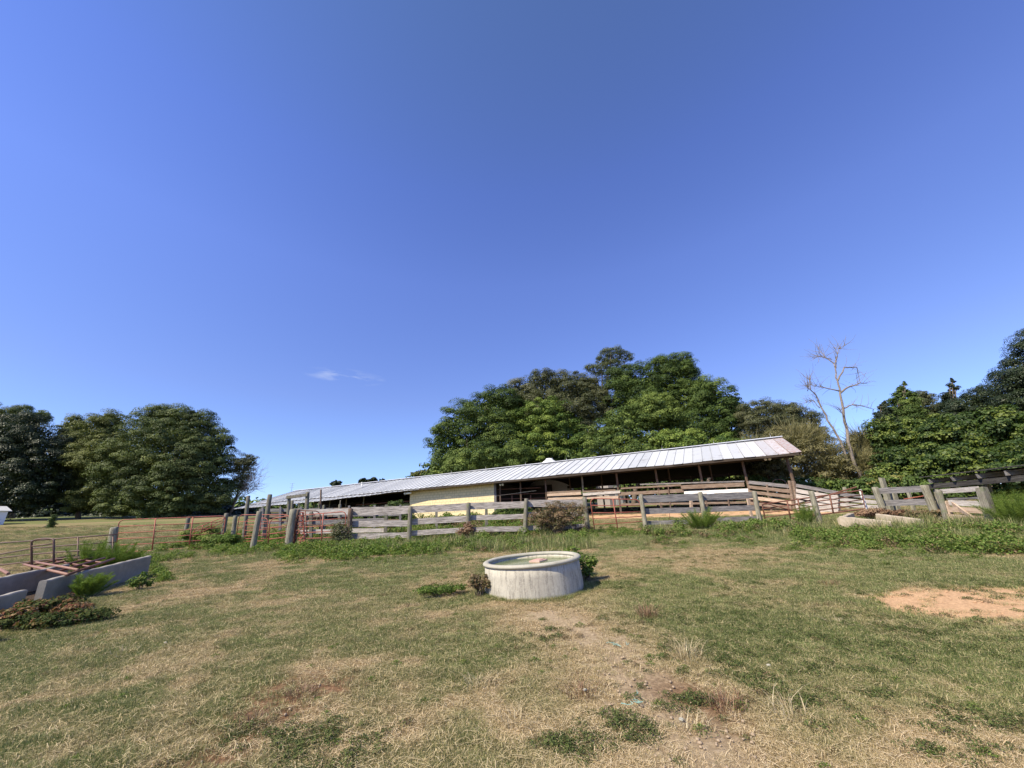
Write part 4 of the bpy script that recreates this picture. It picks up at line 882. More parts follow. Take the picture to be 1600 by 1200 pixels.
# ------------------------------------------------------------------ trees
g_c = 'broadleaf trees behind the barn'; g_l = 'trees at the left edge of the field'; g_r = 'trees on the slope at the right'
TY = 50
tree('magnolia_tree', 'very dark glossy tree cut by the left edge of the photo above the white shed', 'tree', 10, 52, [lobe(-10, 720, 52, 75, 62), lobe(45, 765, 52, 50, 48), lobe(30, 690, 52, 50, 45), lobe(70, 745, 53, 36, 66), lobe(-40, 780, 52, 60, 40)], L_DARK, g_l, .34, 1.1, .4)
tree('broadleaf_tree', 'tree top with an airy tuft rising behind the dark magnolia', 'tree', 40, 62, [lobe(15, 668, 62, 40, 34), lobe(62, 652, 62, 13, 11), lobe(30, 650, 62, 22, 14), lobe(-20, 650, 62, 30, 20)], L_OAK, g_l, .32, .9, .3)
tree('pecan_tree', 'yellow-green spreading tree between the dark magnolia and the big round oak', 'tree', 140, 57, [lobe(150, 695, 58, 48, 40), lobe(112, 745, 56, 46, 32), lobe(160, 725, 56, 50, 45), lobe(118, 668, 59, 18, 18), lobe(172, 662, 59, 26, 20), lobe(78, 778, 56, 30, 14), lobe(150, 780, 56, 45, 28)], L_PECAN, g_l, .33, 1.0, .32)
tree('oak_tree', 'big round-crowned oak, largest of the trees on the left, behind the red gates', 'tree', 250, 56, [lobe(262, 710, 56, 80, 64), lobe(250, 660, 57, 34, 28), lobe(295, 664, 57, 40, 30), lobe(205, 735, 55, 45, 48), lobe(320, 720, 56, 42, 50), lobe(262, 755, 54, 60, 42), lobe(330, 772, 56, 38, 38), lobe(200, 785, 54, 42, 26), lobe(270, 790, 54, 50, 26), lobe(340, 690, 57, 20, 20)], L_OAK, g_l, .34, 1.05, .5, low=-.9)
tree('small_leafy_tree', 'small thin-crowned tree leaning out from the right side of the big oak', 'tree', 368, 58, [lobe(378, 728, 58, 17, 18), lobe(392, 722, 58, 11, 11), lobe(372, 755, 58, 16, 18), lobe(384, 742, 58, 12, 12)], L_GREY, g_l, .26, .6, .14, dens=.6)
def bare(name, label, cat, paths, m, twigs=60, tw_r=.012, tw_len=1.0, Y=45, mpp_=None):
    b0 = paths[0][0][0]; base = at(*b0, Y); t = thing(name, base, label, cat); mb = MB(); tips = []
    for pts, r0, r1 in paths:
        P = [at(x, y, Y) for x, y in pts]; dy_ = 0 if paths[0][0] is pts else rng.normal(0, .7)
        P = [p+np.array([0, 0, 0])+np.array([0, (i/len(P))*dy_, 0]) for i, p in enumerate(P)]
        # refine with slight wiggle
        Q = []; 
        for a, b in zip(P[:-1], P[1:]):
            for f in (0, .33, .66): Q.append(a+(b-a)*f+rng.normal(0, .018, 3)*np.linalg.norm(b-a))
        Q.append(P[-1]); R_ = list(np.linspace(r0, r1, len(Q))); mb.tube(Q, R_, 7); tips.append((Q, R_))
    mb.build('trunk', m, t, True); mb = MB()
    for k in range(twigs):
        Q, R_ = random.choice(tips[1:] or tips); i = random.randint(len(Q)//3, len(Q)-1); d = np.array(Q[min(i+1, len(Q)-1)])-np.array(Q[i-1]); d = d/np.linalg.norm(d)
        v = d*.7+unit(1)[0]*.8+np.array([0, 0, .25]); v /= np.linalg.norm(v); L = tw_len*random.uniform(.3, 1.0); p = np.array(Q[i]); pts = [p]
        for s_ in range(4): v = v+unit(1)[0]*.25; v /= np.linalg.norm(v); p = p+v*L/4; pts.append(p)
        mb.tube(pts, [tw_r, tw_r*.8, tw_r*.6, tw_r*.45, tw_r*.3], 4)
    mb.build('twigs', m, t); return t
bp_ = [([(362, 800), (372, 772), (383, 755)], .12, .06)]
for tx, ty in [(392, 742), (398, 748), (402, 738), (405, 752), (408, 745), (396, 760), (409, 735), (403, 765), (400, 728), (388, 735)]: bp_.append(([(368, 782), ((368+tx)/2+3, (782+ty)/2-2), (tx, ty)], .035, .01))
bt = bare('bare_bush', 'leafless spreading bush beside the tall post left of the barn roof', 'bush', bp_, plain('twig_brown', (.26, .21, .18), .9), 300, .016, 2.2, 58)
tree('small_cedar', 'little pointed vine-covered snag standing in the field under the left trees', 'tree', 80, 38, [lobe(80, 822, 38, 4, 8), lobe(82, 812, 38, 2.5, 9)], L_MID, None, .12, .25, .05)
# shaded hedge beyond the left field
V, Fc, T = crown_arrays([lobe(x, 812+rng.normal(0, 3), 68+rng.normal(0, 2), 26, 20) for x in range(-60, 400, 26)], .34, .8); tag(mesh('hedge', V, Fc, L_DARK, None, {'tint': ('FACE', T)}), 'dark far hedge under the left trees', 'hedge', None, 'stuff')
tree('distant_tree', 'tiny pointed treetop showing over the barn roof near the antenna', 'tree', 526, 120, [lobe(526, 757, 120, 8, 5)], L_DARK, 'distant treetops over the barn roof', .9, 1.2, .3)
tree('distant_tree', 'row of small treetops over the barn roof beside the white vent pipe', 'tree', 580, 120, [lobe(568, 753, 120, 8, 5), lobe(584, 752, 120, 8, 5), lobe(597, 754, 120, 5, 5)], L_DARK, 'distant treetops over the barn roof', .9, 1.2, .3)
far = 150
V, Fc, T = crown_arrays([lobe(x, 806-x*.012+rng.normal(0, 2), far, 60, 22) for x in range(-300, 2000, 60)], 1.5, 3.0, .8); tag(mesh('distant_woods', V, Fc, L_MID, None, {'tint': ('FACE', T)}), 'far woods along the horizon', 'woods', None, 'stuff')

tree('broadleaf_tree', 'dark rounded tree at the left end of the tall clump behind the barn', 'tree', 730, 52, [lobe(735, 672, 52, 55, 46), lobe(700, 690, 52, 32, 34), lobe(780, 640, 53, 42, 36), lobe(745, 645, 53, 35, 28), lobe(720, 720, 51, 42, 26), lobe(688, 705, 51, 20, 26), lobe(790, 690, 52, 45, 45)], L_MID, g_c, .34, 1.05, .4)
tree('broadleaf_tree', 'grey-green crown left of the pine top in the clump behind the barn', 'tree', 850, 56, [lobe(848, 610, 56, 40, 34), lobe(820, 620, 56, 34, 30), lobe(880, 605, 56, 34, 28), lobe(850, 650, 55, 60, 40), lobe(895, 640, 55, 45, 50), lobe(915, 608, 57, 30, 26), lobe(925, 640, 56, 36, 36), lobe(915, 680, 55, 36, 36)], L_GREY, g_c, .34, 1.0, .4, trunks=2)
tree('pine_tree', 'pine with a sparse yellowish top poking above the clump behind the barn', 'tree', 955, 60, [lobe(960, 556, 60, 22, 14), lobe(942, 566, 60, 16, 10), lobe(975, 560, 60, 14, 10), lobe(928, 577, 60, 16, 7), lobe(953, 580, 60, 30, 14)], L_PINE, g_c, .30, .75, .35, dens=.75, fill=.1)
tree('broadleaf_tree', 'tallest dark flat-topped tree right of the pine behind the barn', 'tree', 1040, 54, [lobe(1045, 592, 54, 44, 40), lobe(1015, 590, 54, 36, 30), lobe(1065, 575, 54, 26, 24), lobe(1000, 625, 54, 60, 50), lobe(1075, 625, 54, 42, 45), lobe(975, 598, 55, 34, 26)], L_MID, g_c, .33, 1.0, .45, base=.38)
tree('walnut_tree', 'bright yellow-green domed tree in front of the darker clump behind the barn', 'tree', 850, 52, [lobe(850, 655, 52, 48, 36), lobe(815, 665, 52, 26, 24), lobe(885, 680, 52, 34, 36), lobe(840, 700, 51, 50, 32), lobe(895, 710, 51, 42, 24)], L_BRIGHT, g_c, .32, .95, .3, spread=.28)
tree('broadleaf_tree', 'dark tree at the right shoulder of the clump, next to the olive brush', 'tree', 1120, 50, [lobe(1125, 640, 50, 42, 40), lobe(1100, 620, 50, 34, 32), lobe(1145, 665, 50, 25, 42), lobe(1105, 680, 50, 50, 42), lobe(1140, 632, 51, 18, 22)], L_MID, g_c, .32, .95, .4, base=.36)
tree('walnut_tree', 'feathery green tree with showing pale stems behind the middle of the barn roof', 'tree', 985, 44, [lobe(975, 670, 44, 42, 38), lobe(1020, 650, 45, 45, 36), lobe(945, 690, 44, 34, 26), lobe(1010, 700, 43, 55, 30), lobe(1060, 665, 45, 34, 28)], L_MID, g_c, .32, .9, .3, base=.6, spread=.3)
tree('walnut_tree', 'low spreading bright tree just above the right part of the barn roof', 'tree', 1090, 40, [lobe(1085, 700, 40, 48, 22), lobe(1060, 690, 40, 34, 20), lobe(1120, 705, 40, 38, 18), lobe(1140, 700, 41, 28, 20)], L_BRIGHT, g_c, .30, .85, .22, base=.35, spread=.3)
tree('broadleaf_tree', 'lighter low tree at the foot of the clump, left behind the barn roof', 'tree', 780, 45, [lobe(760, 715, 45, 38, 24), lobe(720, 728, 45, 34, 16), lobe(800, 715, 45, 36, 24)], L_MID, g_c, .3, .8, .25, base=.62)
V, Fc, T = crown_arrays([lobe(x, 770+rng.normal(0, 3)-.035*(x-650), 56-(x-650)*.030, 32, 22) for x in range(655, 1200, 30)]+[lobe(x, 742+rng.normal(0, 4)-.06*(x-650), 58-(x-650)*.030, 32, 24) for x in range(690, 1200, 34)]+[lobe(x, 776-.045*(x-650)+rng.normal(0, 2), 60-(x-650)*.030, 30, 20) for x in range(840, 1210, 24)]+[lobe(x, 760-.045*(x-650)+rng.normal(0, 2), 61-(x-650)*.030, 30, 20) for x in range(850, 1210, 28)], .36, .9); tag(mesh('undergrowth', V, Fc, L_MID, None, {'tint': ('FACE', T)}), 'dark undergrowth between the trunks behind the barn', 'undergrowth', None, 'stuff')
V, Fc, T = crown_arrays([lobe(650, 742, 62, 9, 5), lobe(663, 740, 62, 10, 6), lobe(680, 737, 61, 12, 8)], .34, .7); tag(mesh('low_bush', V, Fc, L_PECAN, None, {'tint': ('FACE', T)}), 'low yellow-green bush over the roof ridge left of the tall clump', 'bush')
# right slope
tree('broadleaf_tree', 'grey-green scrubby tree between the tall clump and the dead tree', 'tree', 1215, 46, [lobe(1195, 650, 46, 26, 28), lobe(1230, 650, 46, 30, 24), lobe(1215, 680, 46, 48, 34), lobe(1262, 665, 46, 22, 26), lobe(1175, 660, 46, 18, 34)], L_GREY, g_r, .22, .7, .22, dens=.8, trunks=3)
def brush(label, lobes, mat, strands=5200, name='brush'):
    t = thing(name, (lobes[0][0][0], lobes[0][0][1], float(G(lobes[0][0][0], lobes[0][0][1]))), label, 'brush'); V, Fc, T = crown_arrays(lobes, .16, .55, dens=.55, rag=.2, lw=.3, fill=.3); mesh('foliage', V, Fc, mat, t, {'tint': ('FACE', T)})
    Vs = []; Fs = []; Ts = []; off = 0
    for c, r in lobes:
        n_ = strands//len(lobes); d = unit(n_); d[:, 2] = np.abs(d[:, 2])*1.0; root = c+d*r*.55; v = d*r*.5+np.array([0, 0, .4])+rng.normal(0, .35, (n_, 3)); tip = root+v*rng.uniform(.5, 1.15, (n_, 1)); s_ = unit(n_)*.018
        mid = (root+tip)/2+np.array([0, 0, .12]); V = np.stack([root-s_, root+s_, mid+s_*.7, mid-s_*.7, tip+s_*.2, tip-s_*.2], 1).reshape(-1, 3)
        F_ = (np.arange(n_)[:, None, None]*6+np.array([[0, 1, 2, 3], [3, 2, 4, 5]])[None]).reshape(-1, 4); Vs.append(V); Fs.append(F_+off); off += len(V); Ts.append(np.clip(.65+rng.normal(0, .2, len(F_)), 0, 1))
    mesh('stems', np.concatenate(Vs), np.concatenate(Fs), mat, t, {'tint': ('FACE', np.concatenate(Ts))}); return t
brush('olive-brown wispy brush mound right behind the barn end', [lobe(1240, 705, 33, 45, 42), lobe(1205, 730, 33, 38, 34), lobe(1275, 720, 33, 42, 44), lobe(1265, 690, 34, 30, 22), lobe(1300, 740, 32, 34, 34), lobe(1180, 720, 34, 25, 35), lobe(1250, 752, 34, 60, 22), lobe(1195, 755, 35, 40, 20), lobe(1310, 757, 33, 40, 18)], L_OLIVE, 9000)
brush('smaller olive-brown brush mound right of the dead tree trunks', [lobe(1355, 705, 33, 30, 32), lobe(1375, 735, 32, 26, 30), lobe(1345, 735, 32, 30, 26)], L_OLIVE, 4000)
DT = [([(1347, 752), (1332, 714), (1324, 680), (1319, 649), (1315, 626), (1311, 607), (1307, 590), (1303, 568)], .13, .045), ([(1303, 568), (1293, 556), (1288, 542)], .05, .015), ([(1328, 728), (1316, 697), (1304, 677), (1291, 657), (1281, 638), (1271, 618), (1262, 611), (1261, 590)], .095, .03),
      ([(1313, 614), (1327, 604), (1347, 597), (1363, 594)], .09, .02), ([(1312, 611), (1290, 605), (1271, 602)], .06, .015), ([(1309, 594), (1324, 572), (1347, 570), (1355, 582)], .07, .015), ([(1319, 638), (1333, 632), (1352, 634), (1369, 638)], .06, .015),
      ([(1305, 575), (1311, 556), (1313, 536)], .05, .01), ([(1262, 611), (1252, 608)], .03, .01), ([(1304, 571), (1311, 545), (1320, 540)], .03, .01), ([(1299, 562), (1280, 558), (1266, 562)], .03, .01), ([(1281, 638), (1272, 625), (1263, 628)], .03, .01), ([(1322, 670), (1312, 650), (1300, 642)], .03, .01)]
bare('dead_tree', 'tall dead leafless tree with two leaning pale trunks right of the barn', 'dead tree', DT, BARK_PALE, 230, .016, 1.5, 31)
def conifer(name, label, cx_, base_y, top_y, Y, wpx, mat, group, leaf=.22, n=26):
    b0 = at(cx_, base_y, Y); top = at(cx_, top_y, Y); L = []; t0 = gp(cx_, base_y, Y)
    for i in range(n):
        f = i/(n-1); z = b0[2]+(top[2]-b0[2])*(f**.9); rr = wpx*mpp(b0)*(1-f)**.8+.15; a = rng.uniform(0, 6.28)
        L.append((np.array([b0[0]+(top[0]-b0[0])*f+rr*.5*math.cos(a), Y+rr*.5*math.sin(a), z]), np.array([rr*.62, rr*.62, rr*.34+.12])))
    return tree(name, label, 'tree', cx_, Y, L, mat, group, leaf, .5, .2, rag=.2, fill=.25)
conifer('cedar_tree', 'pointed cedar right of the dead tree, taller of the pair against the sky', 1413, 700, 598, 40, 40, L_MID, g_r)
conifer('cedar_tree', 'shorter darker cedar beside the dead tree on the right', 1382, 700, 628, 39, 28, L_DARK, g_r)
tree('broadleaf_tree', 'loose grey-green crown just right of the pointed cedar', 'tree', 1440, 42, [lobe(1440, 625, 42, 17, 15), lobe(1425, 645, 42, 28, 24), lobe(1452, 650, 42, 22, 24)], L_GREY, g_r, .22, .6, .2, dens=.8)
conifer('cedar_tree', 'ragged drooping treetop left of the huge dark tree at the right edge', 1488, 680, 592, 38, 24, L_DARK, g_r, .2, 16)
tree('broadleaf_tree', 'mid-height dark crown filling the gap before the huge tree at the right edge', 'tree', 1520, 36, [lobe(1520, 640, 36, 30, 28), lobe(1545, 625, 36, 28, 22), lobe(1500, 650, 36, 26, 26), lobe(1560, 655, 36, 40, 34)], L_DARK, g_r, .22, .75, .3)
tree('magnolia_tree', 'huge near-black tree cut off by the right edge of the photo', 'tree', 1640, 30, [lobe(1655, 600, 30, 70, 62), lobe(1625, 565, 30, 34, 40), lobe(1600, 595, 30, 36, 34), lobe(1632, 535, 30, 30, 30), lobe(1612, 640, 30, 44, 28)], L_DARK, g_r, .22, .8, .4)
brushy = [lobe(1400, 690, 31, 45, 38), lobe(1450, 685, 30, 50, 34), lobe(1500, 680, 28, 55, 34), lobe(1565, 675, 26, 60, 36), lobe(1630, 680, 25, 60, 46), lobe(1410, 735, 28, 42, 32), lobe(1470, 730, 26, 52, 34), lobe(1540, 725, 24, 60, 34), lobe(1610, 730, 22, 60, 40), lobe(1385, 755, 27, 30, 18)]
labs = ['vine-draped mound at the left end of the right-hand thicket', 'vine-draped mound with bright yellow-green leaves above the two-board fence', 'vine-covered thicket in front of the ragged treetop', 'leafy thicket below the huge near-black tree', 'leafy mound reaching the right edge behind the feeder roof']
for k in range(5):
    ls = [brushy[k], brushy[k+5]] if k < 4 else [brushy[4], brushy[8]]
    if k == 3: ls = [brushy[3]]
    t = thing('vine_thicket', (ls[0][0][0], ls[0][0][1], float(G(ls[0][0][0], ls[0][0][1]))), labs[k], 'thicket', 'vine-covered thickets on the right'); V, Fc, T = crown_arrays(ls, .17, .6, rag=.2, base=(.62 if k in (1, 2) else .4), spread=.32, low=-.9); mesh('foliage', V, Fc, L_KUDZU, t, {'tint': ('FACE', T)})
ls = [brushy[9]]; t = thing('vine_thicket', ls[0][0], 'low bright green bush at the foot of the dead tree', 'thicket', 'vine-covered thickets on the right'); V, Fc, T = crown_arrays(ls, .15, .5, base=.6); mesh('foliage', V, Fc, L_WEED, t, {'tint': ('FACE', T)})
V, Fc, T = crown_arrays([lobe(x, 764, 30-(x-1180)*.017, 30, 18) for x in range(1150, 1640, 26)], .16, .45, .8); tag(mesh('undergrowth', V, Fc, L_MID, None, {'tint': ('FACE', T)}), 'undergrowth at the foot of the right-hand thickets', 'undergrowth', None, 'stuff')

# ------------------------------------------------------------------ bushes and weeds close by
def shrub(label, c, r, mat, leaf=.06, cr=.2, n_stem=14, name='weed_bush', cat='weed', stem_r=.008, lw=.5, **kw):
    """c ground point, r radii (x, y, z)"""
    c = np.asarray(c, float); g0 = np.array([c[0], c[1], float(G(c[0], c[1]))]); r = np.asarray(r, float); t = thing(name, g0, label, cat, kw.pop('group', None)); mb = MB()
    for k in range(n_stem):
        d = unit(1)[0]; d[2] = abs(d[2])+.3; d /= np.linalg.norm(d); e = g0+np.array([0, 0, r[2]*.5])+d*r*[1, 1, 1.2]*rng.uniform(.6, 1.05); limb(mb, g0+rng.normal(0, .06, 3)*[1, 1, 0]-[0, 0, .03], e, stem_r, stem_r*.35, .3)
    mb.build('stems', BARK, t); c2 = g0+np.array([0, 0, r[2]*.95])
    lb = [(c2-[0, 0, r[2]*.1], r*.8)]+[(c2+rng.uniform(-1, 1, 3)*r*[.75, .6, .35], r*rng.uniform(.35, .62)) for _ in range(5)]
    V, Fc, T = crown_arrays(lb, leaf, cr, lw=lw, **kw); mesh('foliage', V, Fc, mat, t, {'tint': ('FACE', T)}); return t
shrub('large dry brown-green shrub against the board fence left of the red gate', gp(872, 840, 16.9), (1.2, .65, .78), L_DRYB, .05, .20, 70, 'dry_shrub', 'shrub', .010, rag=.34, dens=.55, base=.55, spread=.35)
shrub('leafy sapling growing out beside the right side of the concrete tank', (1.30, 8.1, 0), (.20, .2, .26), L_WEED, .045, .09, 16, rag=.45, dens=.6, base=.35)
shrub('leafy clump leaning over the tank rim, brown seed stalk on its right', (1.12, 8.45, 0), (.24, .18, .36), L_WEED, .05, .10, 14, rag=.45, dens=.65, base=.5)
shrub('small brown and green weed against the left foot of the concrete tank', (-.66, 7.35, 0), (.2, .15, .22), L_DRYB, .03, .08, 14, rag=.35, dens=.6)
shrub('low dark weed left of the concrete tank', (-1.35, 7.6, 0), (.5, .35, .10), L_WEED, .03, .10, 10, rag=.4, dens=.28, base=.35)
shrub('reddish dead weed climbing the fence post between the shrub and the vine-wrapped post', gp(733, 852, 16.9), (.42, .3, .42), L_RED, .055, .15, 26, rag=.4, dens=.6)
shrub('grey-green climbing vine wrapped round the fence post left of the yellow room', gp(530, 856, 17.0), (.5, .25, .62), L_GREY, .05, .16, 20, 'climbing_vine', 'vine', .01, rag=.4, dens=.5, base=.8)
for lab, px, py, Y_, r in [('leafy vine climbing a barn post in front of the dark left bay', 583, 800, 31, (.45, .3, 1.0)), ('dark green bush at the left corner of the yellow room', 622, 800, 29, (1.3, .8, 1.1)), ('green weeds at the foot of the yellow room, behind the boards', 700, 815, 27, (1.0, .5, .35)), ('green bush low in the dark barn bay right of the yellow room', 800, 805, 28, (1.4, .6, .55))]:
    shrub(lab, gp(px, py, Y_), r, L_MID if 'dark' in lab else L_WEED, .10, .3, 12, 'bush', 'bush', .015, rag=.25)
shrub('bramble with reddish leaves in front of the low concrete wall at the left edge', (-8.6, 7.0, 0), (.75, .4, .17), L_BRAMBLE, .06, .17, 30, 'bramble', 'bramble', .007, rag=.35, dens=.8, base=.6, spread=.4)
shrub('tangled bramble sprawling at the end of the low concrete wall', (-8.35, 7.75, 0), (.6, .45, .14), L_BRAMBLE, .055, .15, 26, 'bramble', 'bramble', .007, rag=.35, dens=.8, base=.3, spread=.35)
shrub('reddish bramble at the very left edge, nearest the camera', (-8.1, 6.1, 0), (.75, .45, .17), L_BRAMBLE, .058, .15, 26, 'bramble', 'bramble', .007, rag=.35, dens=.8, base=.65, spread=.4)
shrub('green-leaved bramble trailing onto the grass below the fluffy weed', (-7.5, 6.9, 0), (.8, .4, .10), L_BRAMBLE, .05, .14, 22, 'bramble', 'bramble', .006, rag=.35, dens=.7, base=.2, spread=.25)
shrub('thin upright weed with a pale dry stalk in front of the concrete bunk wall', (-8.55, 9.6, 0), (.2, .2, .22), L_WEED, .04, .1, 12, rag=.4, dens=.5, base=.4)
shrub('reddish dead brush behind the concrete slabs at the right', gp(1385, 805, 15.9), (1.1, .4, .24), L_RED, .06, .16, 30, 'dead_brush', 'brush', .008, rag=.35, dens=.7)
shrub('reddish dead brush around the foot of the stout leaning posts', gp(1440, 800, 15.0), (.9, .4, .22), L_DRYB, .06, .16, 24, 'dead_brush', 'brush', .008, rag=.35, dens=.7)
shrub('dark green weed at the foot of the long red gate', gp(345, 850, 18.5), (1.0, .6, .35), L_WEED, .07, .2, 16, rag=.3, base=.4)
shrub('leafy green weed behind the collapsed gate', gp(322, 835, 20.5), (1.1, .6, .5), L_WEED, .08, .22, 16, rag=.3, base=.6)
def fennel(label, c, h, rad, n=2600, group='feathery bright green weeds'):
    c = np.asarray(c, float); g0 = np.array([c[0], c[1], float(G(c[0], c[1]))]); t = thing('feathery_weed', g0, label, 'weed', group); mb = MB(); Vs = []; Fs = []; Ts = []; off = 0
    for s_ in range(44):
        a = rng.uniform(0, 6.28); q = rad*math.sqrt(rng.random()); root = g0+np.array([q*.35*math.cos(a), q*.35*math.sin(a), 0]); tip = g0+np.array([q*math.cos(a)*1.15+.10*h, q*math.sin(a)*1.15, h*rng.uniform(.55, 1.05)*(1-.3*(q/rad)**2)]); mid = (root+tip)/2+np.array([0, 0, .05])
        mb.tube([root, mid, tip], [.006, .004, .002], 5)
        m = int(n*1.5)//44; f = rng.uniform(.12, 1.0, m)[:, None]; P = root*(1-f)**2+2*mid*f*(1-f)+tip*f**2; b = rng.uniform(0, 6.28, m); L = (.16*h*(1.25-f[:, 0])+.05)*rng.uniform(.6, 1.2, m)
        d = np.stack([np.cos(b)*.75, np.sin(b)*.75, rng.uniform(.35, 1.0, m)], 1)*L[:, None]; sd_ = unit(m)*.0024; V = np.stack([P-sd_, P+sd_, P+d*.6+sd_*.8, P+d*.6-sd_*.8, P+d*[1.1, 1.1, .9]+sd_*.3, P+d*[1.1, 1.1, .9]-sd_*.3], 1).reshape(-1, 3)
        F_ = (np.arange(m)[:, None, None]*6+np.array([[0, 1, 2, 3], [3, 2, 4, 5]])[None]).reshape(-1, 4); Vs.append(V); Fs.append(F_+off); off += len(V); Ts.append(np.clip(.45+rng.normal(0, .22, len(F_)), 0, 1))
    mb.build('stems', plain('green_stem', (.10, .15, .04), .8), t); mesh('foliage', np.concatenate(Vs), np.concatenate(Fs), L_FENNEL, t, {'tint': ('FACE', np.concatenate(Ts))}); return t
fennel('feathery bright green weed growing inside the concrete bunk behind the fallen panel', gp(150, 880, 12.6), 1.0, .75, 11000); fennel('feathery weed filling the far end of the concrete bunk', gp(185, 880, 12.9), .85, .55, 7000)
fennel('feathery green weed against the near face of the bunk wall', hit(133, 934), .50, .36, 7000)
fennel('feathery green tuft below the grey board fence, left of the broken board end', gp(1098, 828, 16.2), .85, .78, 7000)
fennel('feathery green tuft beside the light grey leaning post', gp(1262, 828, 15.4), .85, .36, 4500)
fennel('big feathery weed at the right edge in front of the black feeder roof', gp(1590, 822, 12.2), 1.15, .75, 9000); fennel('feathery weed just right of the split post', gp(1572, 826, 12.9), .9, .4, 4500)
def spray(label, c, h, n, mat, w=.006, rad=.12, lean=.6, name='dry_grass_clump', cat='dry grass', group=None):
    g0 = np.array([c[0], c[1], float(G(c[0], c[1]))]); V, Fc, k, sg = blades(g0, n, rad, h, w, lean, 3, .35); T = np.repeat(np.clip(rng.normal(.5, .25, k), 0, 1), sg); o = mesh(name, V-g0, Fc, mat, None, {'tint': ('FACE', T)}, False, Matrix.Translation(tuple(g0))); return tag(o, label, cat, group)
for lab, px, py, h, n_, mt in [('orange-brown dry weed spray right of the tank foot', 1012, 965, .22, 90, L_RED), ('dry brown clump beside the pale bare earth', 1075, 1030, .20, 70, L_STRAW), ('curled dead weed right of the bare earth', 1135, 1105, .13, 80, L_RED),
                               ('bleached upright straw stalks in the lower right', 1238, 1118, .16, 36, L_STRAW), ('bent dead stalks in the lower left grass', 190, 1025, .16, 30, L_STRAW), ('pale dry stalks in the green patch on the right', 1310, 975, .12, 24, L_STRAW),
                               ('small orange dry tuft far right of the tank', 1295, 915, .14, 50, L_RED), ('dry tuft below the tank, by the bare earth tip', 905, 1085, .14, 60, L_RED), ('straw spray at the bottom centre of the pasture', 750, 1075, .15, 40, L_STRAW), ('small straw tuft near the lower edge, centre right', 1090, 1140, .10, 40, L_STRAW), ('reddish-brown matted stalks on the brown patch, lower left', 470, 1085, .08, 90, L_RED), ('dead matted stalks further down the brown patch', 400, 1130, .07, 90, L_RED), ('brown sprig on the left grass slope', 283, 962, .06, 30, L_RED), ('dry stalks beside the dark weed at the bottom', 810, 1130, .13, 30, L_STRAW)]:
    spray(lab, hit(px, py), h*1.15, int(n_*1.6), mt, .0055, .13, 1.0)
for lab, px, py in [('snarl of pale turquoise baling twine in the straw at the lower centre', 985, 1100), ('small scrap of turquoise twine on the bare earth below the tank', 975, 1012)]:
    c = hit(px, py); V = []; mb = MB(); p = c+np.array([-.05, .03, .02])
    for k in range(4):
        pts = []; q = c+rng.normal(0, .03, 3)*[1, 1, 0]
        for j in range(7): q = q+rng.normal(0, .022, 3)*[1, 1, .25]; q[2] = c[2]+.02+.012*abs(rng.normal()); pts.append(q.copy())
        mb.tube(pts, .0022, 4)
    tag(mb.build('baling_twine', plain('turquoise_twine', (.25, .40, .34), .7)), lab, 'twine')
for k, (px, py, lab) in enumerate([(1066, 1130, 'small white stone on the bare earth, right of the twine snarl'), (1202, 1044, 'tiny pale stone in the green patch right of the bare earth'), (258, 1007, 'pale pebble in the grass on the left slope'), (915, 1083, 'small pale clod below the tank')]):
    c = hit(px, py); V = []; r = .016
    for a in np.linspace(0, math.pi, 6):
        for b in np.arange(8)*math.pi/4: q = random.uniform(.8, 1.15)*r; V.append(c+np.array([q*math.sin(a)*math.cos(b)*1.4, q*math.sin(a)*math.sin(b), q*.7*math.cos(a)+.022]))
    Fs = [(i*8+j, i*8+(j+1) % 8, (i+1)*8+(j+1) % 8, (i+1)*8+j) for i in range(5) for j in range(8)]
    tag(mesh('stone', V, Fs, M_RIM, None, None, True), lab, 'stone')
# broad-leaved weeds: bank under the fences and dark patches in the pasture
WT = [leafy_tuft(150, .22, .2, .055, L_WEED, .36), leafy_tuft(150, .22, .26, .06, L_WEED, .52), leafy_tuft(150, .2, .11, .034, L_LOWW, .4), leafy_tuft(120, .22, .2, .05, L_DRYB, .5)]
P_ = []
def band(px0, px1, py0, py1, n, s0, s1, picks, ymin=None, slope=None):
    for _ in range(n):
        px = random.uniform(px0, px1); f = (px-px0)/(px1-px0); yc = py0+(py1-py0)*f+ random.gauss(0, 1)*(slope or 4); p = hit(px, yc)
        if fbm(p[0], p[1], 1.1, 91, 2) < .40+random.uniform(-.05, .05): continue
        P_.append((p[0], p[1], random.uniform(s0, s1), random.choice(picks)))
band(250, 460, 860, 857, 300, .5, 1.4, [0, 1, 1]); band(440, 760, 864, 851, 900, .4, 1.5, [0, 1, 1, 0], slope=6); band(740, 920, 852, 840, 340, .4, 1.2, [0, 0, 1, 3], slope=5)
band(1010, 1250, 834, 826, 380, .7, 1.5, [0, 1, 2, 3], slope=3.5); band(1240, 1620, 838, 852, 1000, .3, 1.1, [0, 1, 1, 2, 3], slope=7); band(440, 920, 838, 829, 420, .9, 1.8, [1, 0, 3], slope=4)
band(520, 900, 822, 812, 420, 1.2, 2.6, [1, 3, 1], slope=4); band(300, 460, 846, 842, 220, .9, 1.8, [1, 0], slope=4); band(225, 260, 880, 905, 40, .5, 1.0, [0, 1]); band(1010, 1200, 845, 840, 160, .4, .8, [2, 0, 3], slope=4)
band(440, 900, 872, 856, 260, .15, .6, [0, 1, 2], slope=7); band(1220, 1620, 850, 866, 380, .12, .6, [0, 1, 2, 2], slope=9); band(1000, 1250, 842, 846, 160, .12, .5, [0, 2], slope=7); band(920, 1010, 834, 830, 60, .5, .9, [0, 1]); band(1450, 1600, 824, 832, 150, .7, 1.3, [1, 0, 3], slope=4); band(180, 300, 880, 872, 60, .5, 1.0, [0, 1])
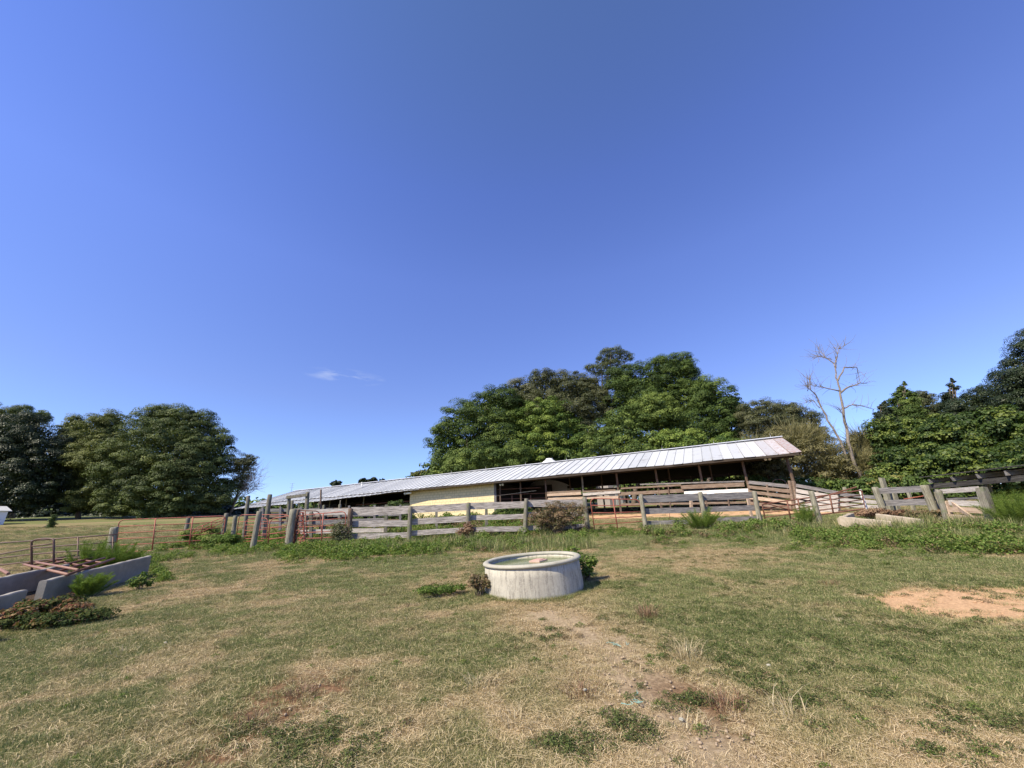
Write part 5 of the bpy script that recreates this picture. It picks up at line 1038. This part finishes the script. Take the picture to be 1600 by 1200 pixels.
for (cx, cy, rr, n_) in [(3.2, 4.8, 1.1, 420), (2.4, 5.7, .9, 200), (4.2, 4.6, .7, 120), (-1.55, 3.45, .32, 60), (-1.2, 3.25, .35, 40), (.25, 3.25, .22, 46), (.65, 3.4, .3, 40), (1.25, 3.7, .28, 20), (2.3, 4.0, .5, 50), (5.5, 4.1, .8, 100), (3.1, 3.2, .35, 40), (2.2, 3.6, .25, 24), (-2.1, 3.6, .15, 14), (1.9, 4.6, .5, 70), (4.4, 3.9, .6, 50), (6.5, 6.5, 1.2, 140), (1.9, 7.8, .7, 60), (3.6, 7.2, 1.0, 60), (-.4, 9.8, 1.2, 60), (4.5, 9.5, 1.5, 90), (-1.5, 7.4, .5, 25), (2.7, 3.1, .5, 24), (7.5, 9.0, 1.6, 110), (.2, 5.3, .5, 18)]:
    for _ in range(n_): P_.append((random.gauss(cx, rr*.6), random.gauss(cy, rr*.45), random.uniform(.22, .55), 2))
for _ in range(2200):
    x, y = view_points(1, 2.2, 16)[0][0], view_points(1, 2.2, 16)[1][0]; P_.append((x, y, random.uniform(.12, .32), random.choice([2, 2, 0, 3])))
P_ = np.array(P_); ok = np.hypot(P_[:, 0]-.27, P_[:, 1]-7.75) > .93; P_ = P_[ok]
wd = scatter('ground_cover', np.stack([P_[:, 0], P_[:, 1], G(P_[:, 0], P_[:, 1])-.01], 1), rng.uniform(0, 6.28, len(P_)), P_[:, 2], np.zeros(len(P_)), P_[:, 3].astype(int), WT); tag(wd, 'broad-leaved green weeds along the fences and in patches of the pasture', 'weeds', None, 'stuff')
# clods and pebbles on the bare earth
def clod_src(c0):
    V = []
    for a in np.linspace(.1, math.pi-.1, 5):
        for b in np.arange(7)*2*math.pi/7: q = random.uniform(.7, 1.2); V.append((q*math.sin(a)*math.cos(b), q*math.sin(a)*math.sin(b), q*.65*math.cos(a)))
    Fs = np.array([(i*7+j, i*7+(j+1) % 7, (i+1)*7+(j+1) % 7, (i+1)*7+j) for i in range(4) for j in range(7)]); o = mesh('clod', np.array(V), Fs, c0, None, None, False); COL.objects.unlink(o); return o
CX, CY = view_points(60000, 2.0, 11); cd, cb, cc_, cm, cw = fields(CX, CY); kp = rng.random(len(CX)) < np.clip(cb*.5+cc_*.5+cw*.25, 0, 1)*.35; CX, CY, kc = CX[kp], CY[kp], (cc_ > .4)[kp]
cs = .004+.012*rng.random(len(CX))**3; tag(scatter('clods', np.stack([CX, CY, G(CX, CY)+.008], 1), rng.uniform(0, 6.28, len(CX)), cs, np.zeros(len(CX)), kc.astype(int), [clod_src(plain('earth_clod', (.33, .25, .17), .95)), clod_src(plain('clay_clod', (.48, .30, .17), .95))]), 'small clods on the bare earth', 'soil', None, 'stuff')
# tall grass at the foot of the fences
TG = [src('tall_tuft', *(lambda r: (r[0], r[1], np.repeat(np.clip(rng.beta(1.8, 2, r[2]), 0, .84), r[3])))(blades((0, 0, 0), 60, .12, .3, .007, .5, 3, .3)), M_TURF) for _ in range(2)]
Q_ = []
for (a, b_, c0, c1, sl, n_) in [(240, 930, 866, 843, 6, 1300), (1000, 1620, 832, 842, 7, 1100), (500, 930, 822, 812, 5, 700), (170, 260, 880, 890, 6, 100), (0, 250, 880, 862, 5, 200)]:
    for _ in range(n_): px = random.uniform(a, b_); p = hit(px, c0+(c1-c0)*(px-a)/(b_-a)+random.gauss(0, sl)); Q_.append((p[0], p[1], random.choice([random.uniform(.3, .7), random.uniform(.4, 1.0)])))
for _ in range(500): a = random.uniform(0, 6.28); q = random.gauss(.94, .05); Q_.append((TC[0]+q*math.cos(a), TC[1]+q*math.sin(a), random.uniform(.15, .4)))
for _ in range(260):
    px = random.choice([random.uniform(440, 920), random.uniform(1010, 1600)]); p = hit(px, (856 if px < 950 else 836)-(px-440)*.012+random.gauss(0, 6)); Q_.append((p[0], p[1], random.uniform(1.0, 2.1)))
Q_ = np.array(Q_); tg = scatter('tall_grass', np.stack([Q_[:, 0], Q_[:, 1], G(Q_[:, 0], Q_[:, 1])-.01], 1), rng.uniform(0, 6.28, len(Q_)), Q_[:, 2], np.clip(rng.normal(.12, .2, len(Q_)), 0, 1), rng.integers(0, 2, len(Q_)), TG); tag(tg, 'longer grass at the foot of the fences', 'grass', None, 'stuff')
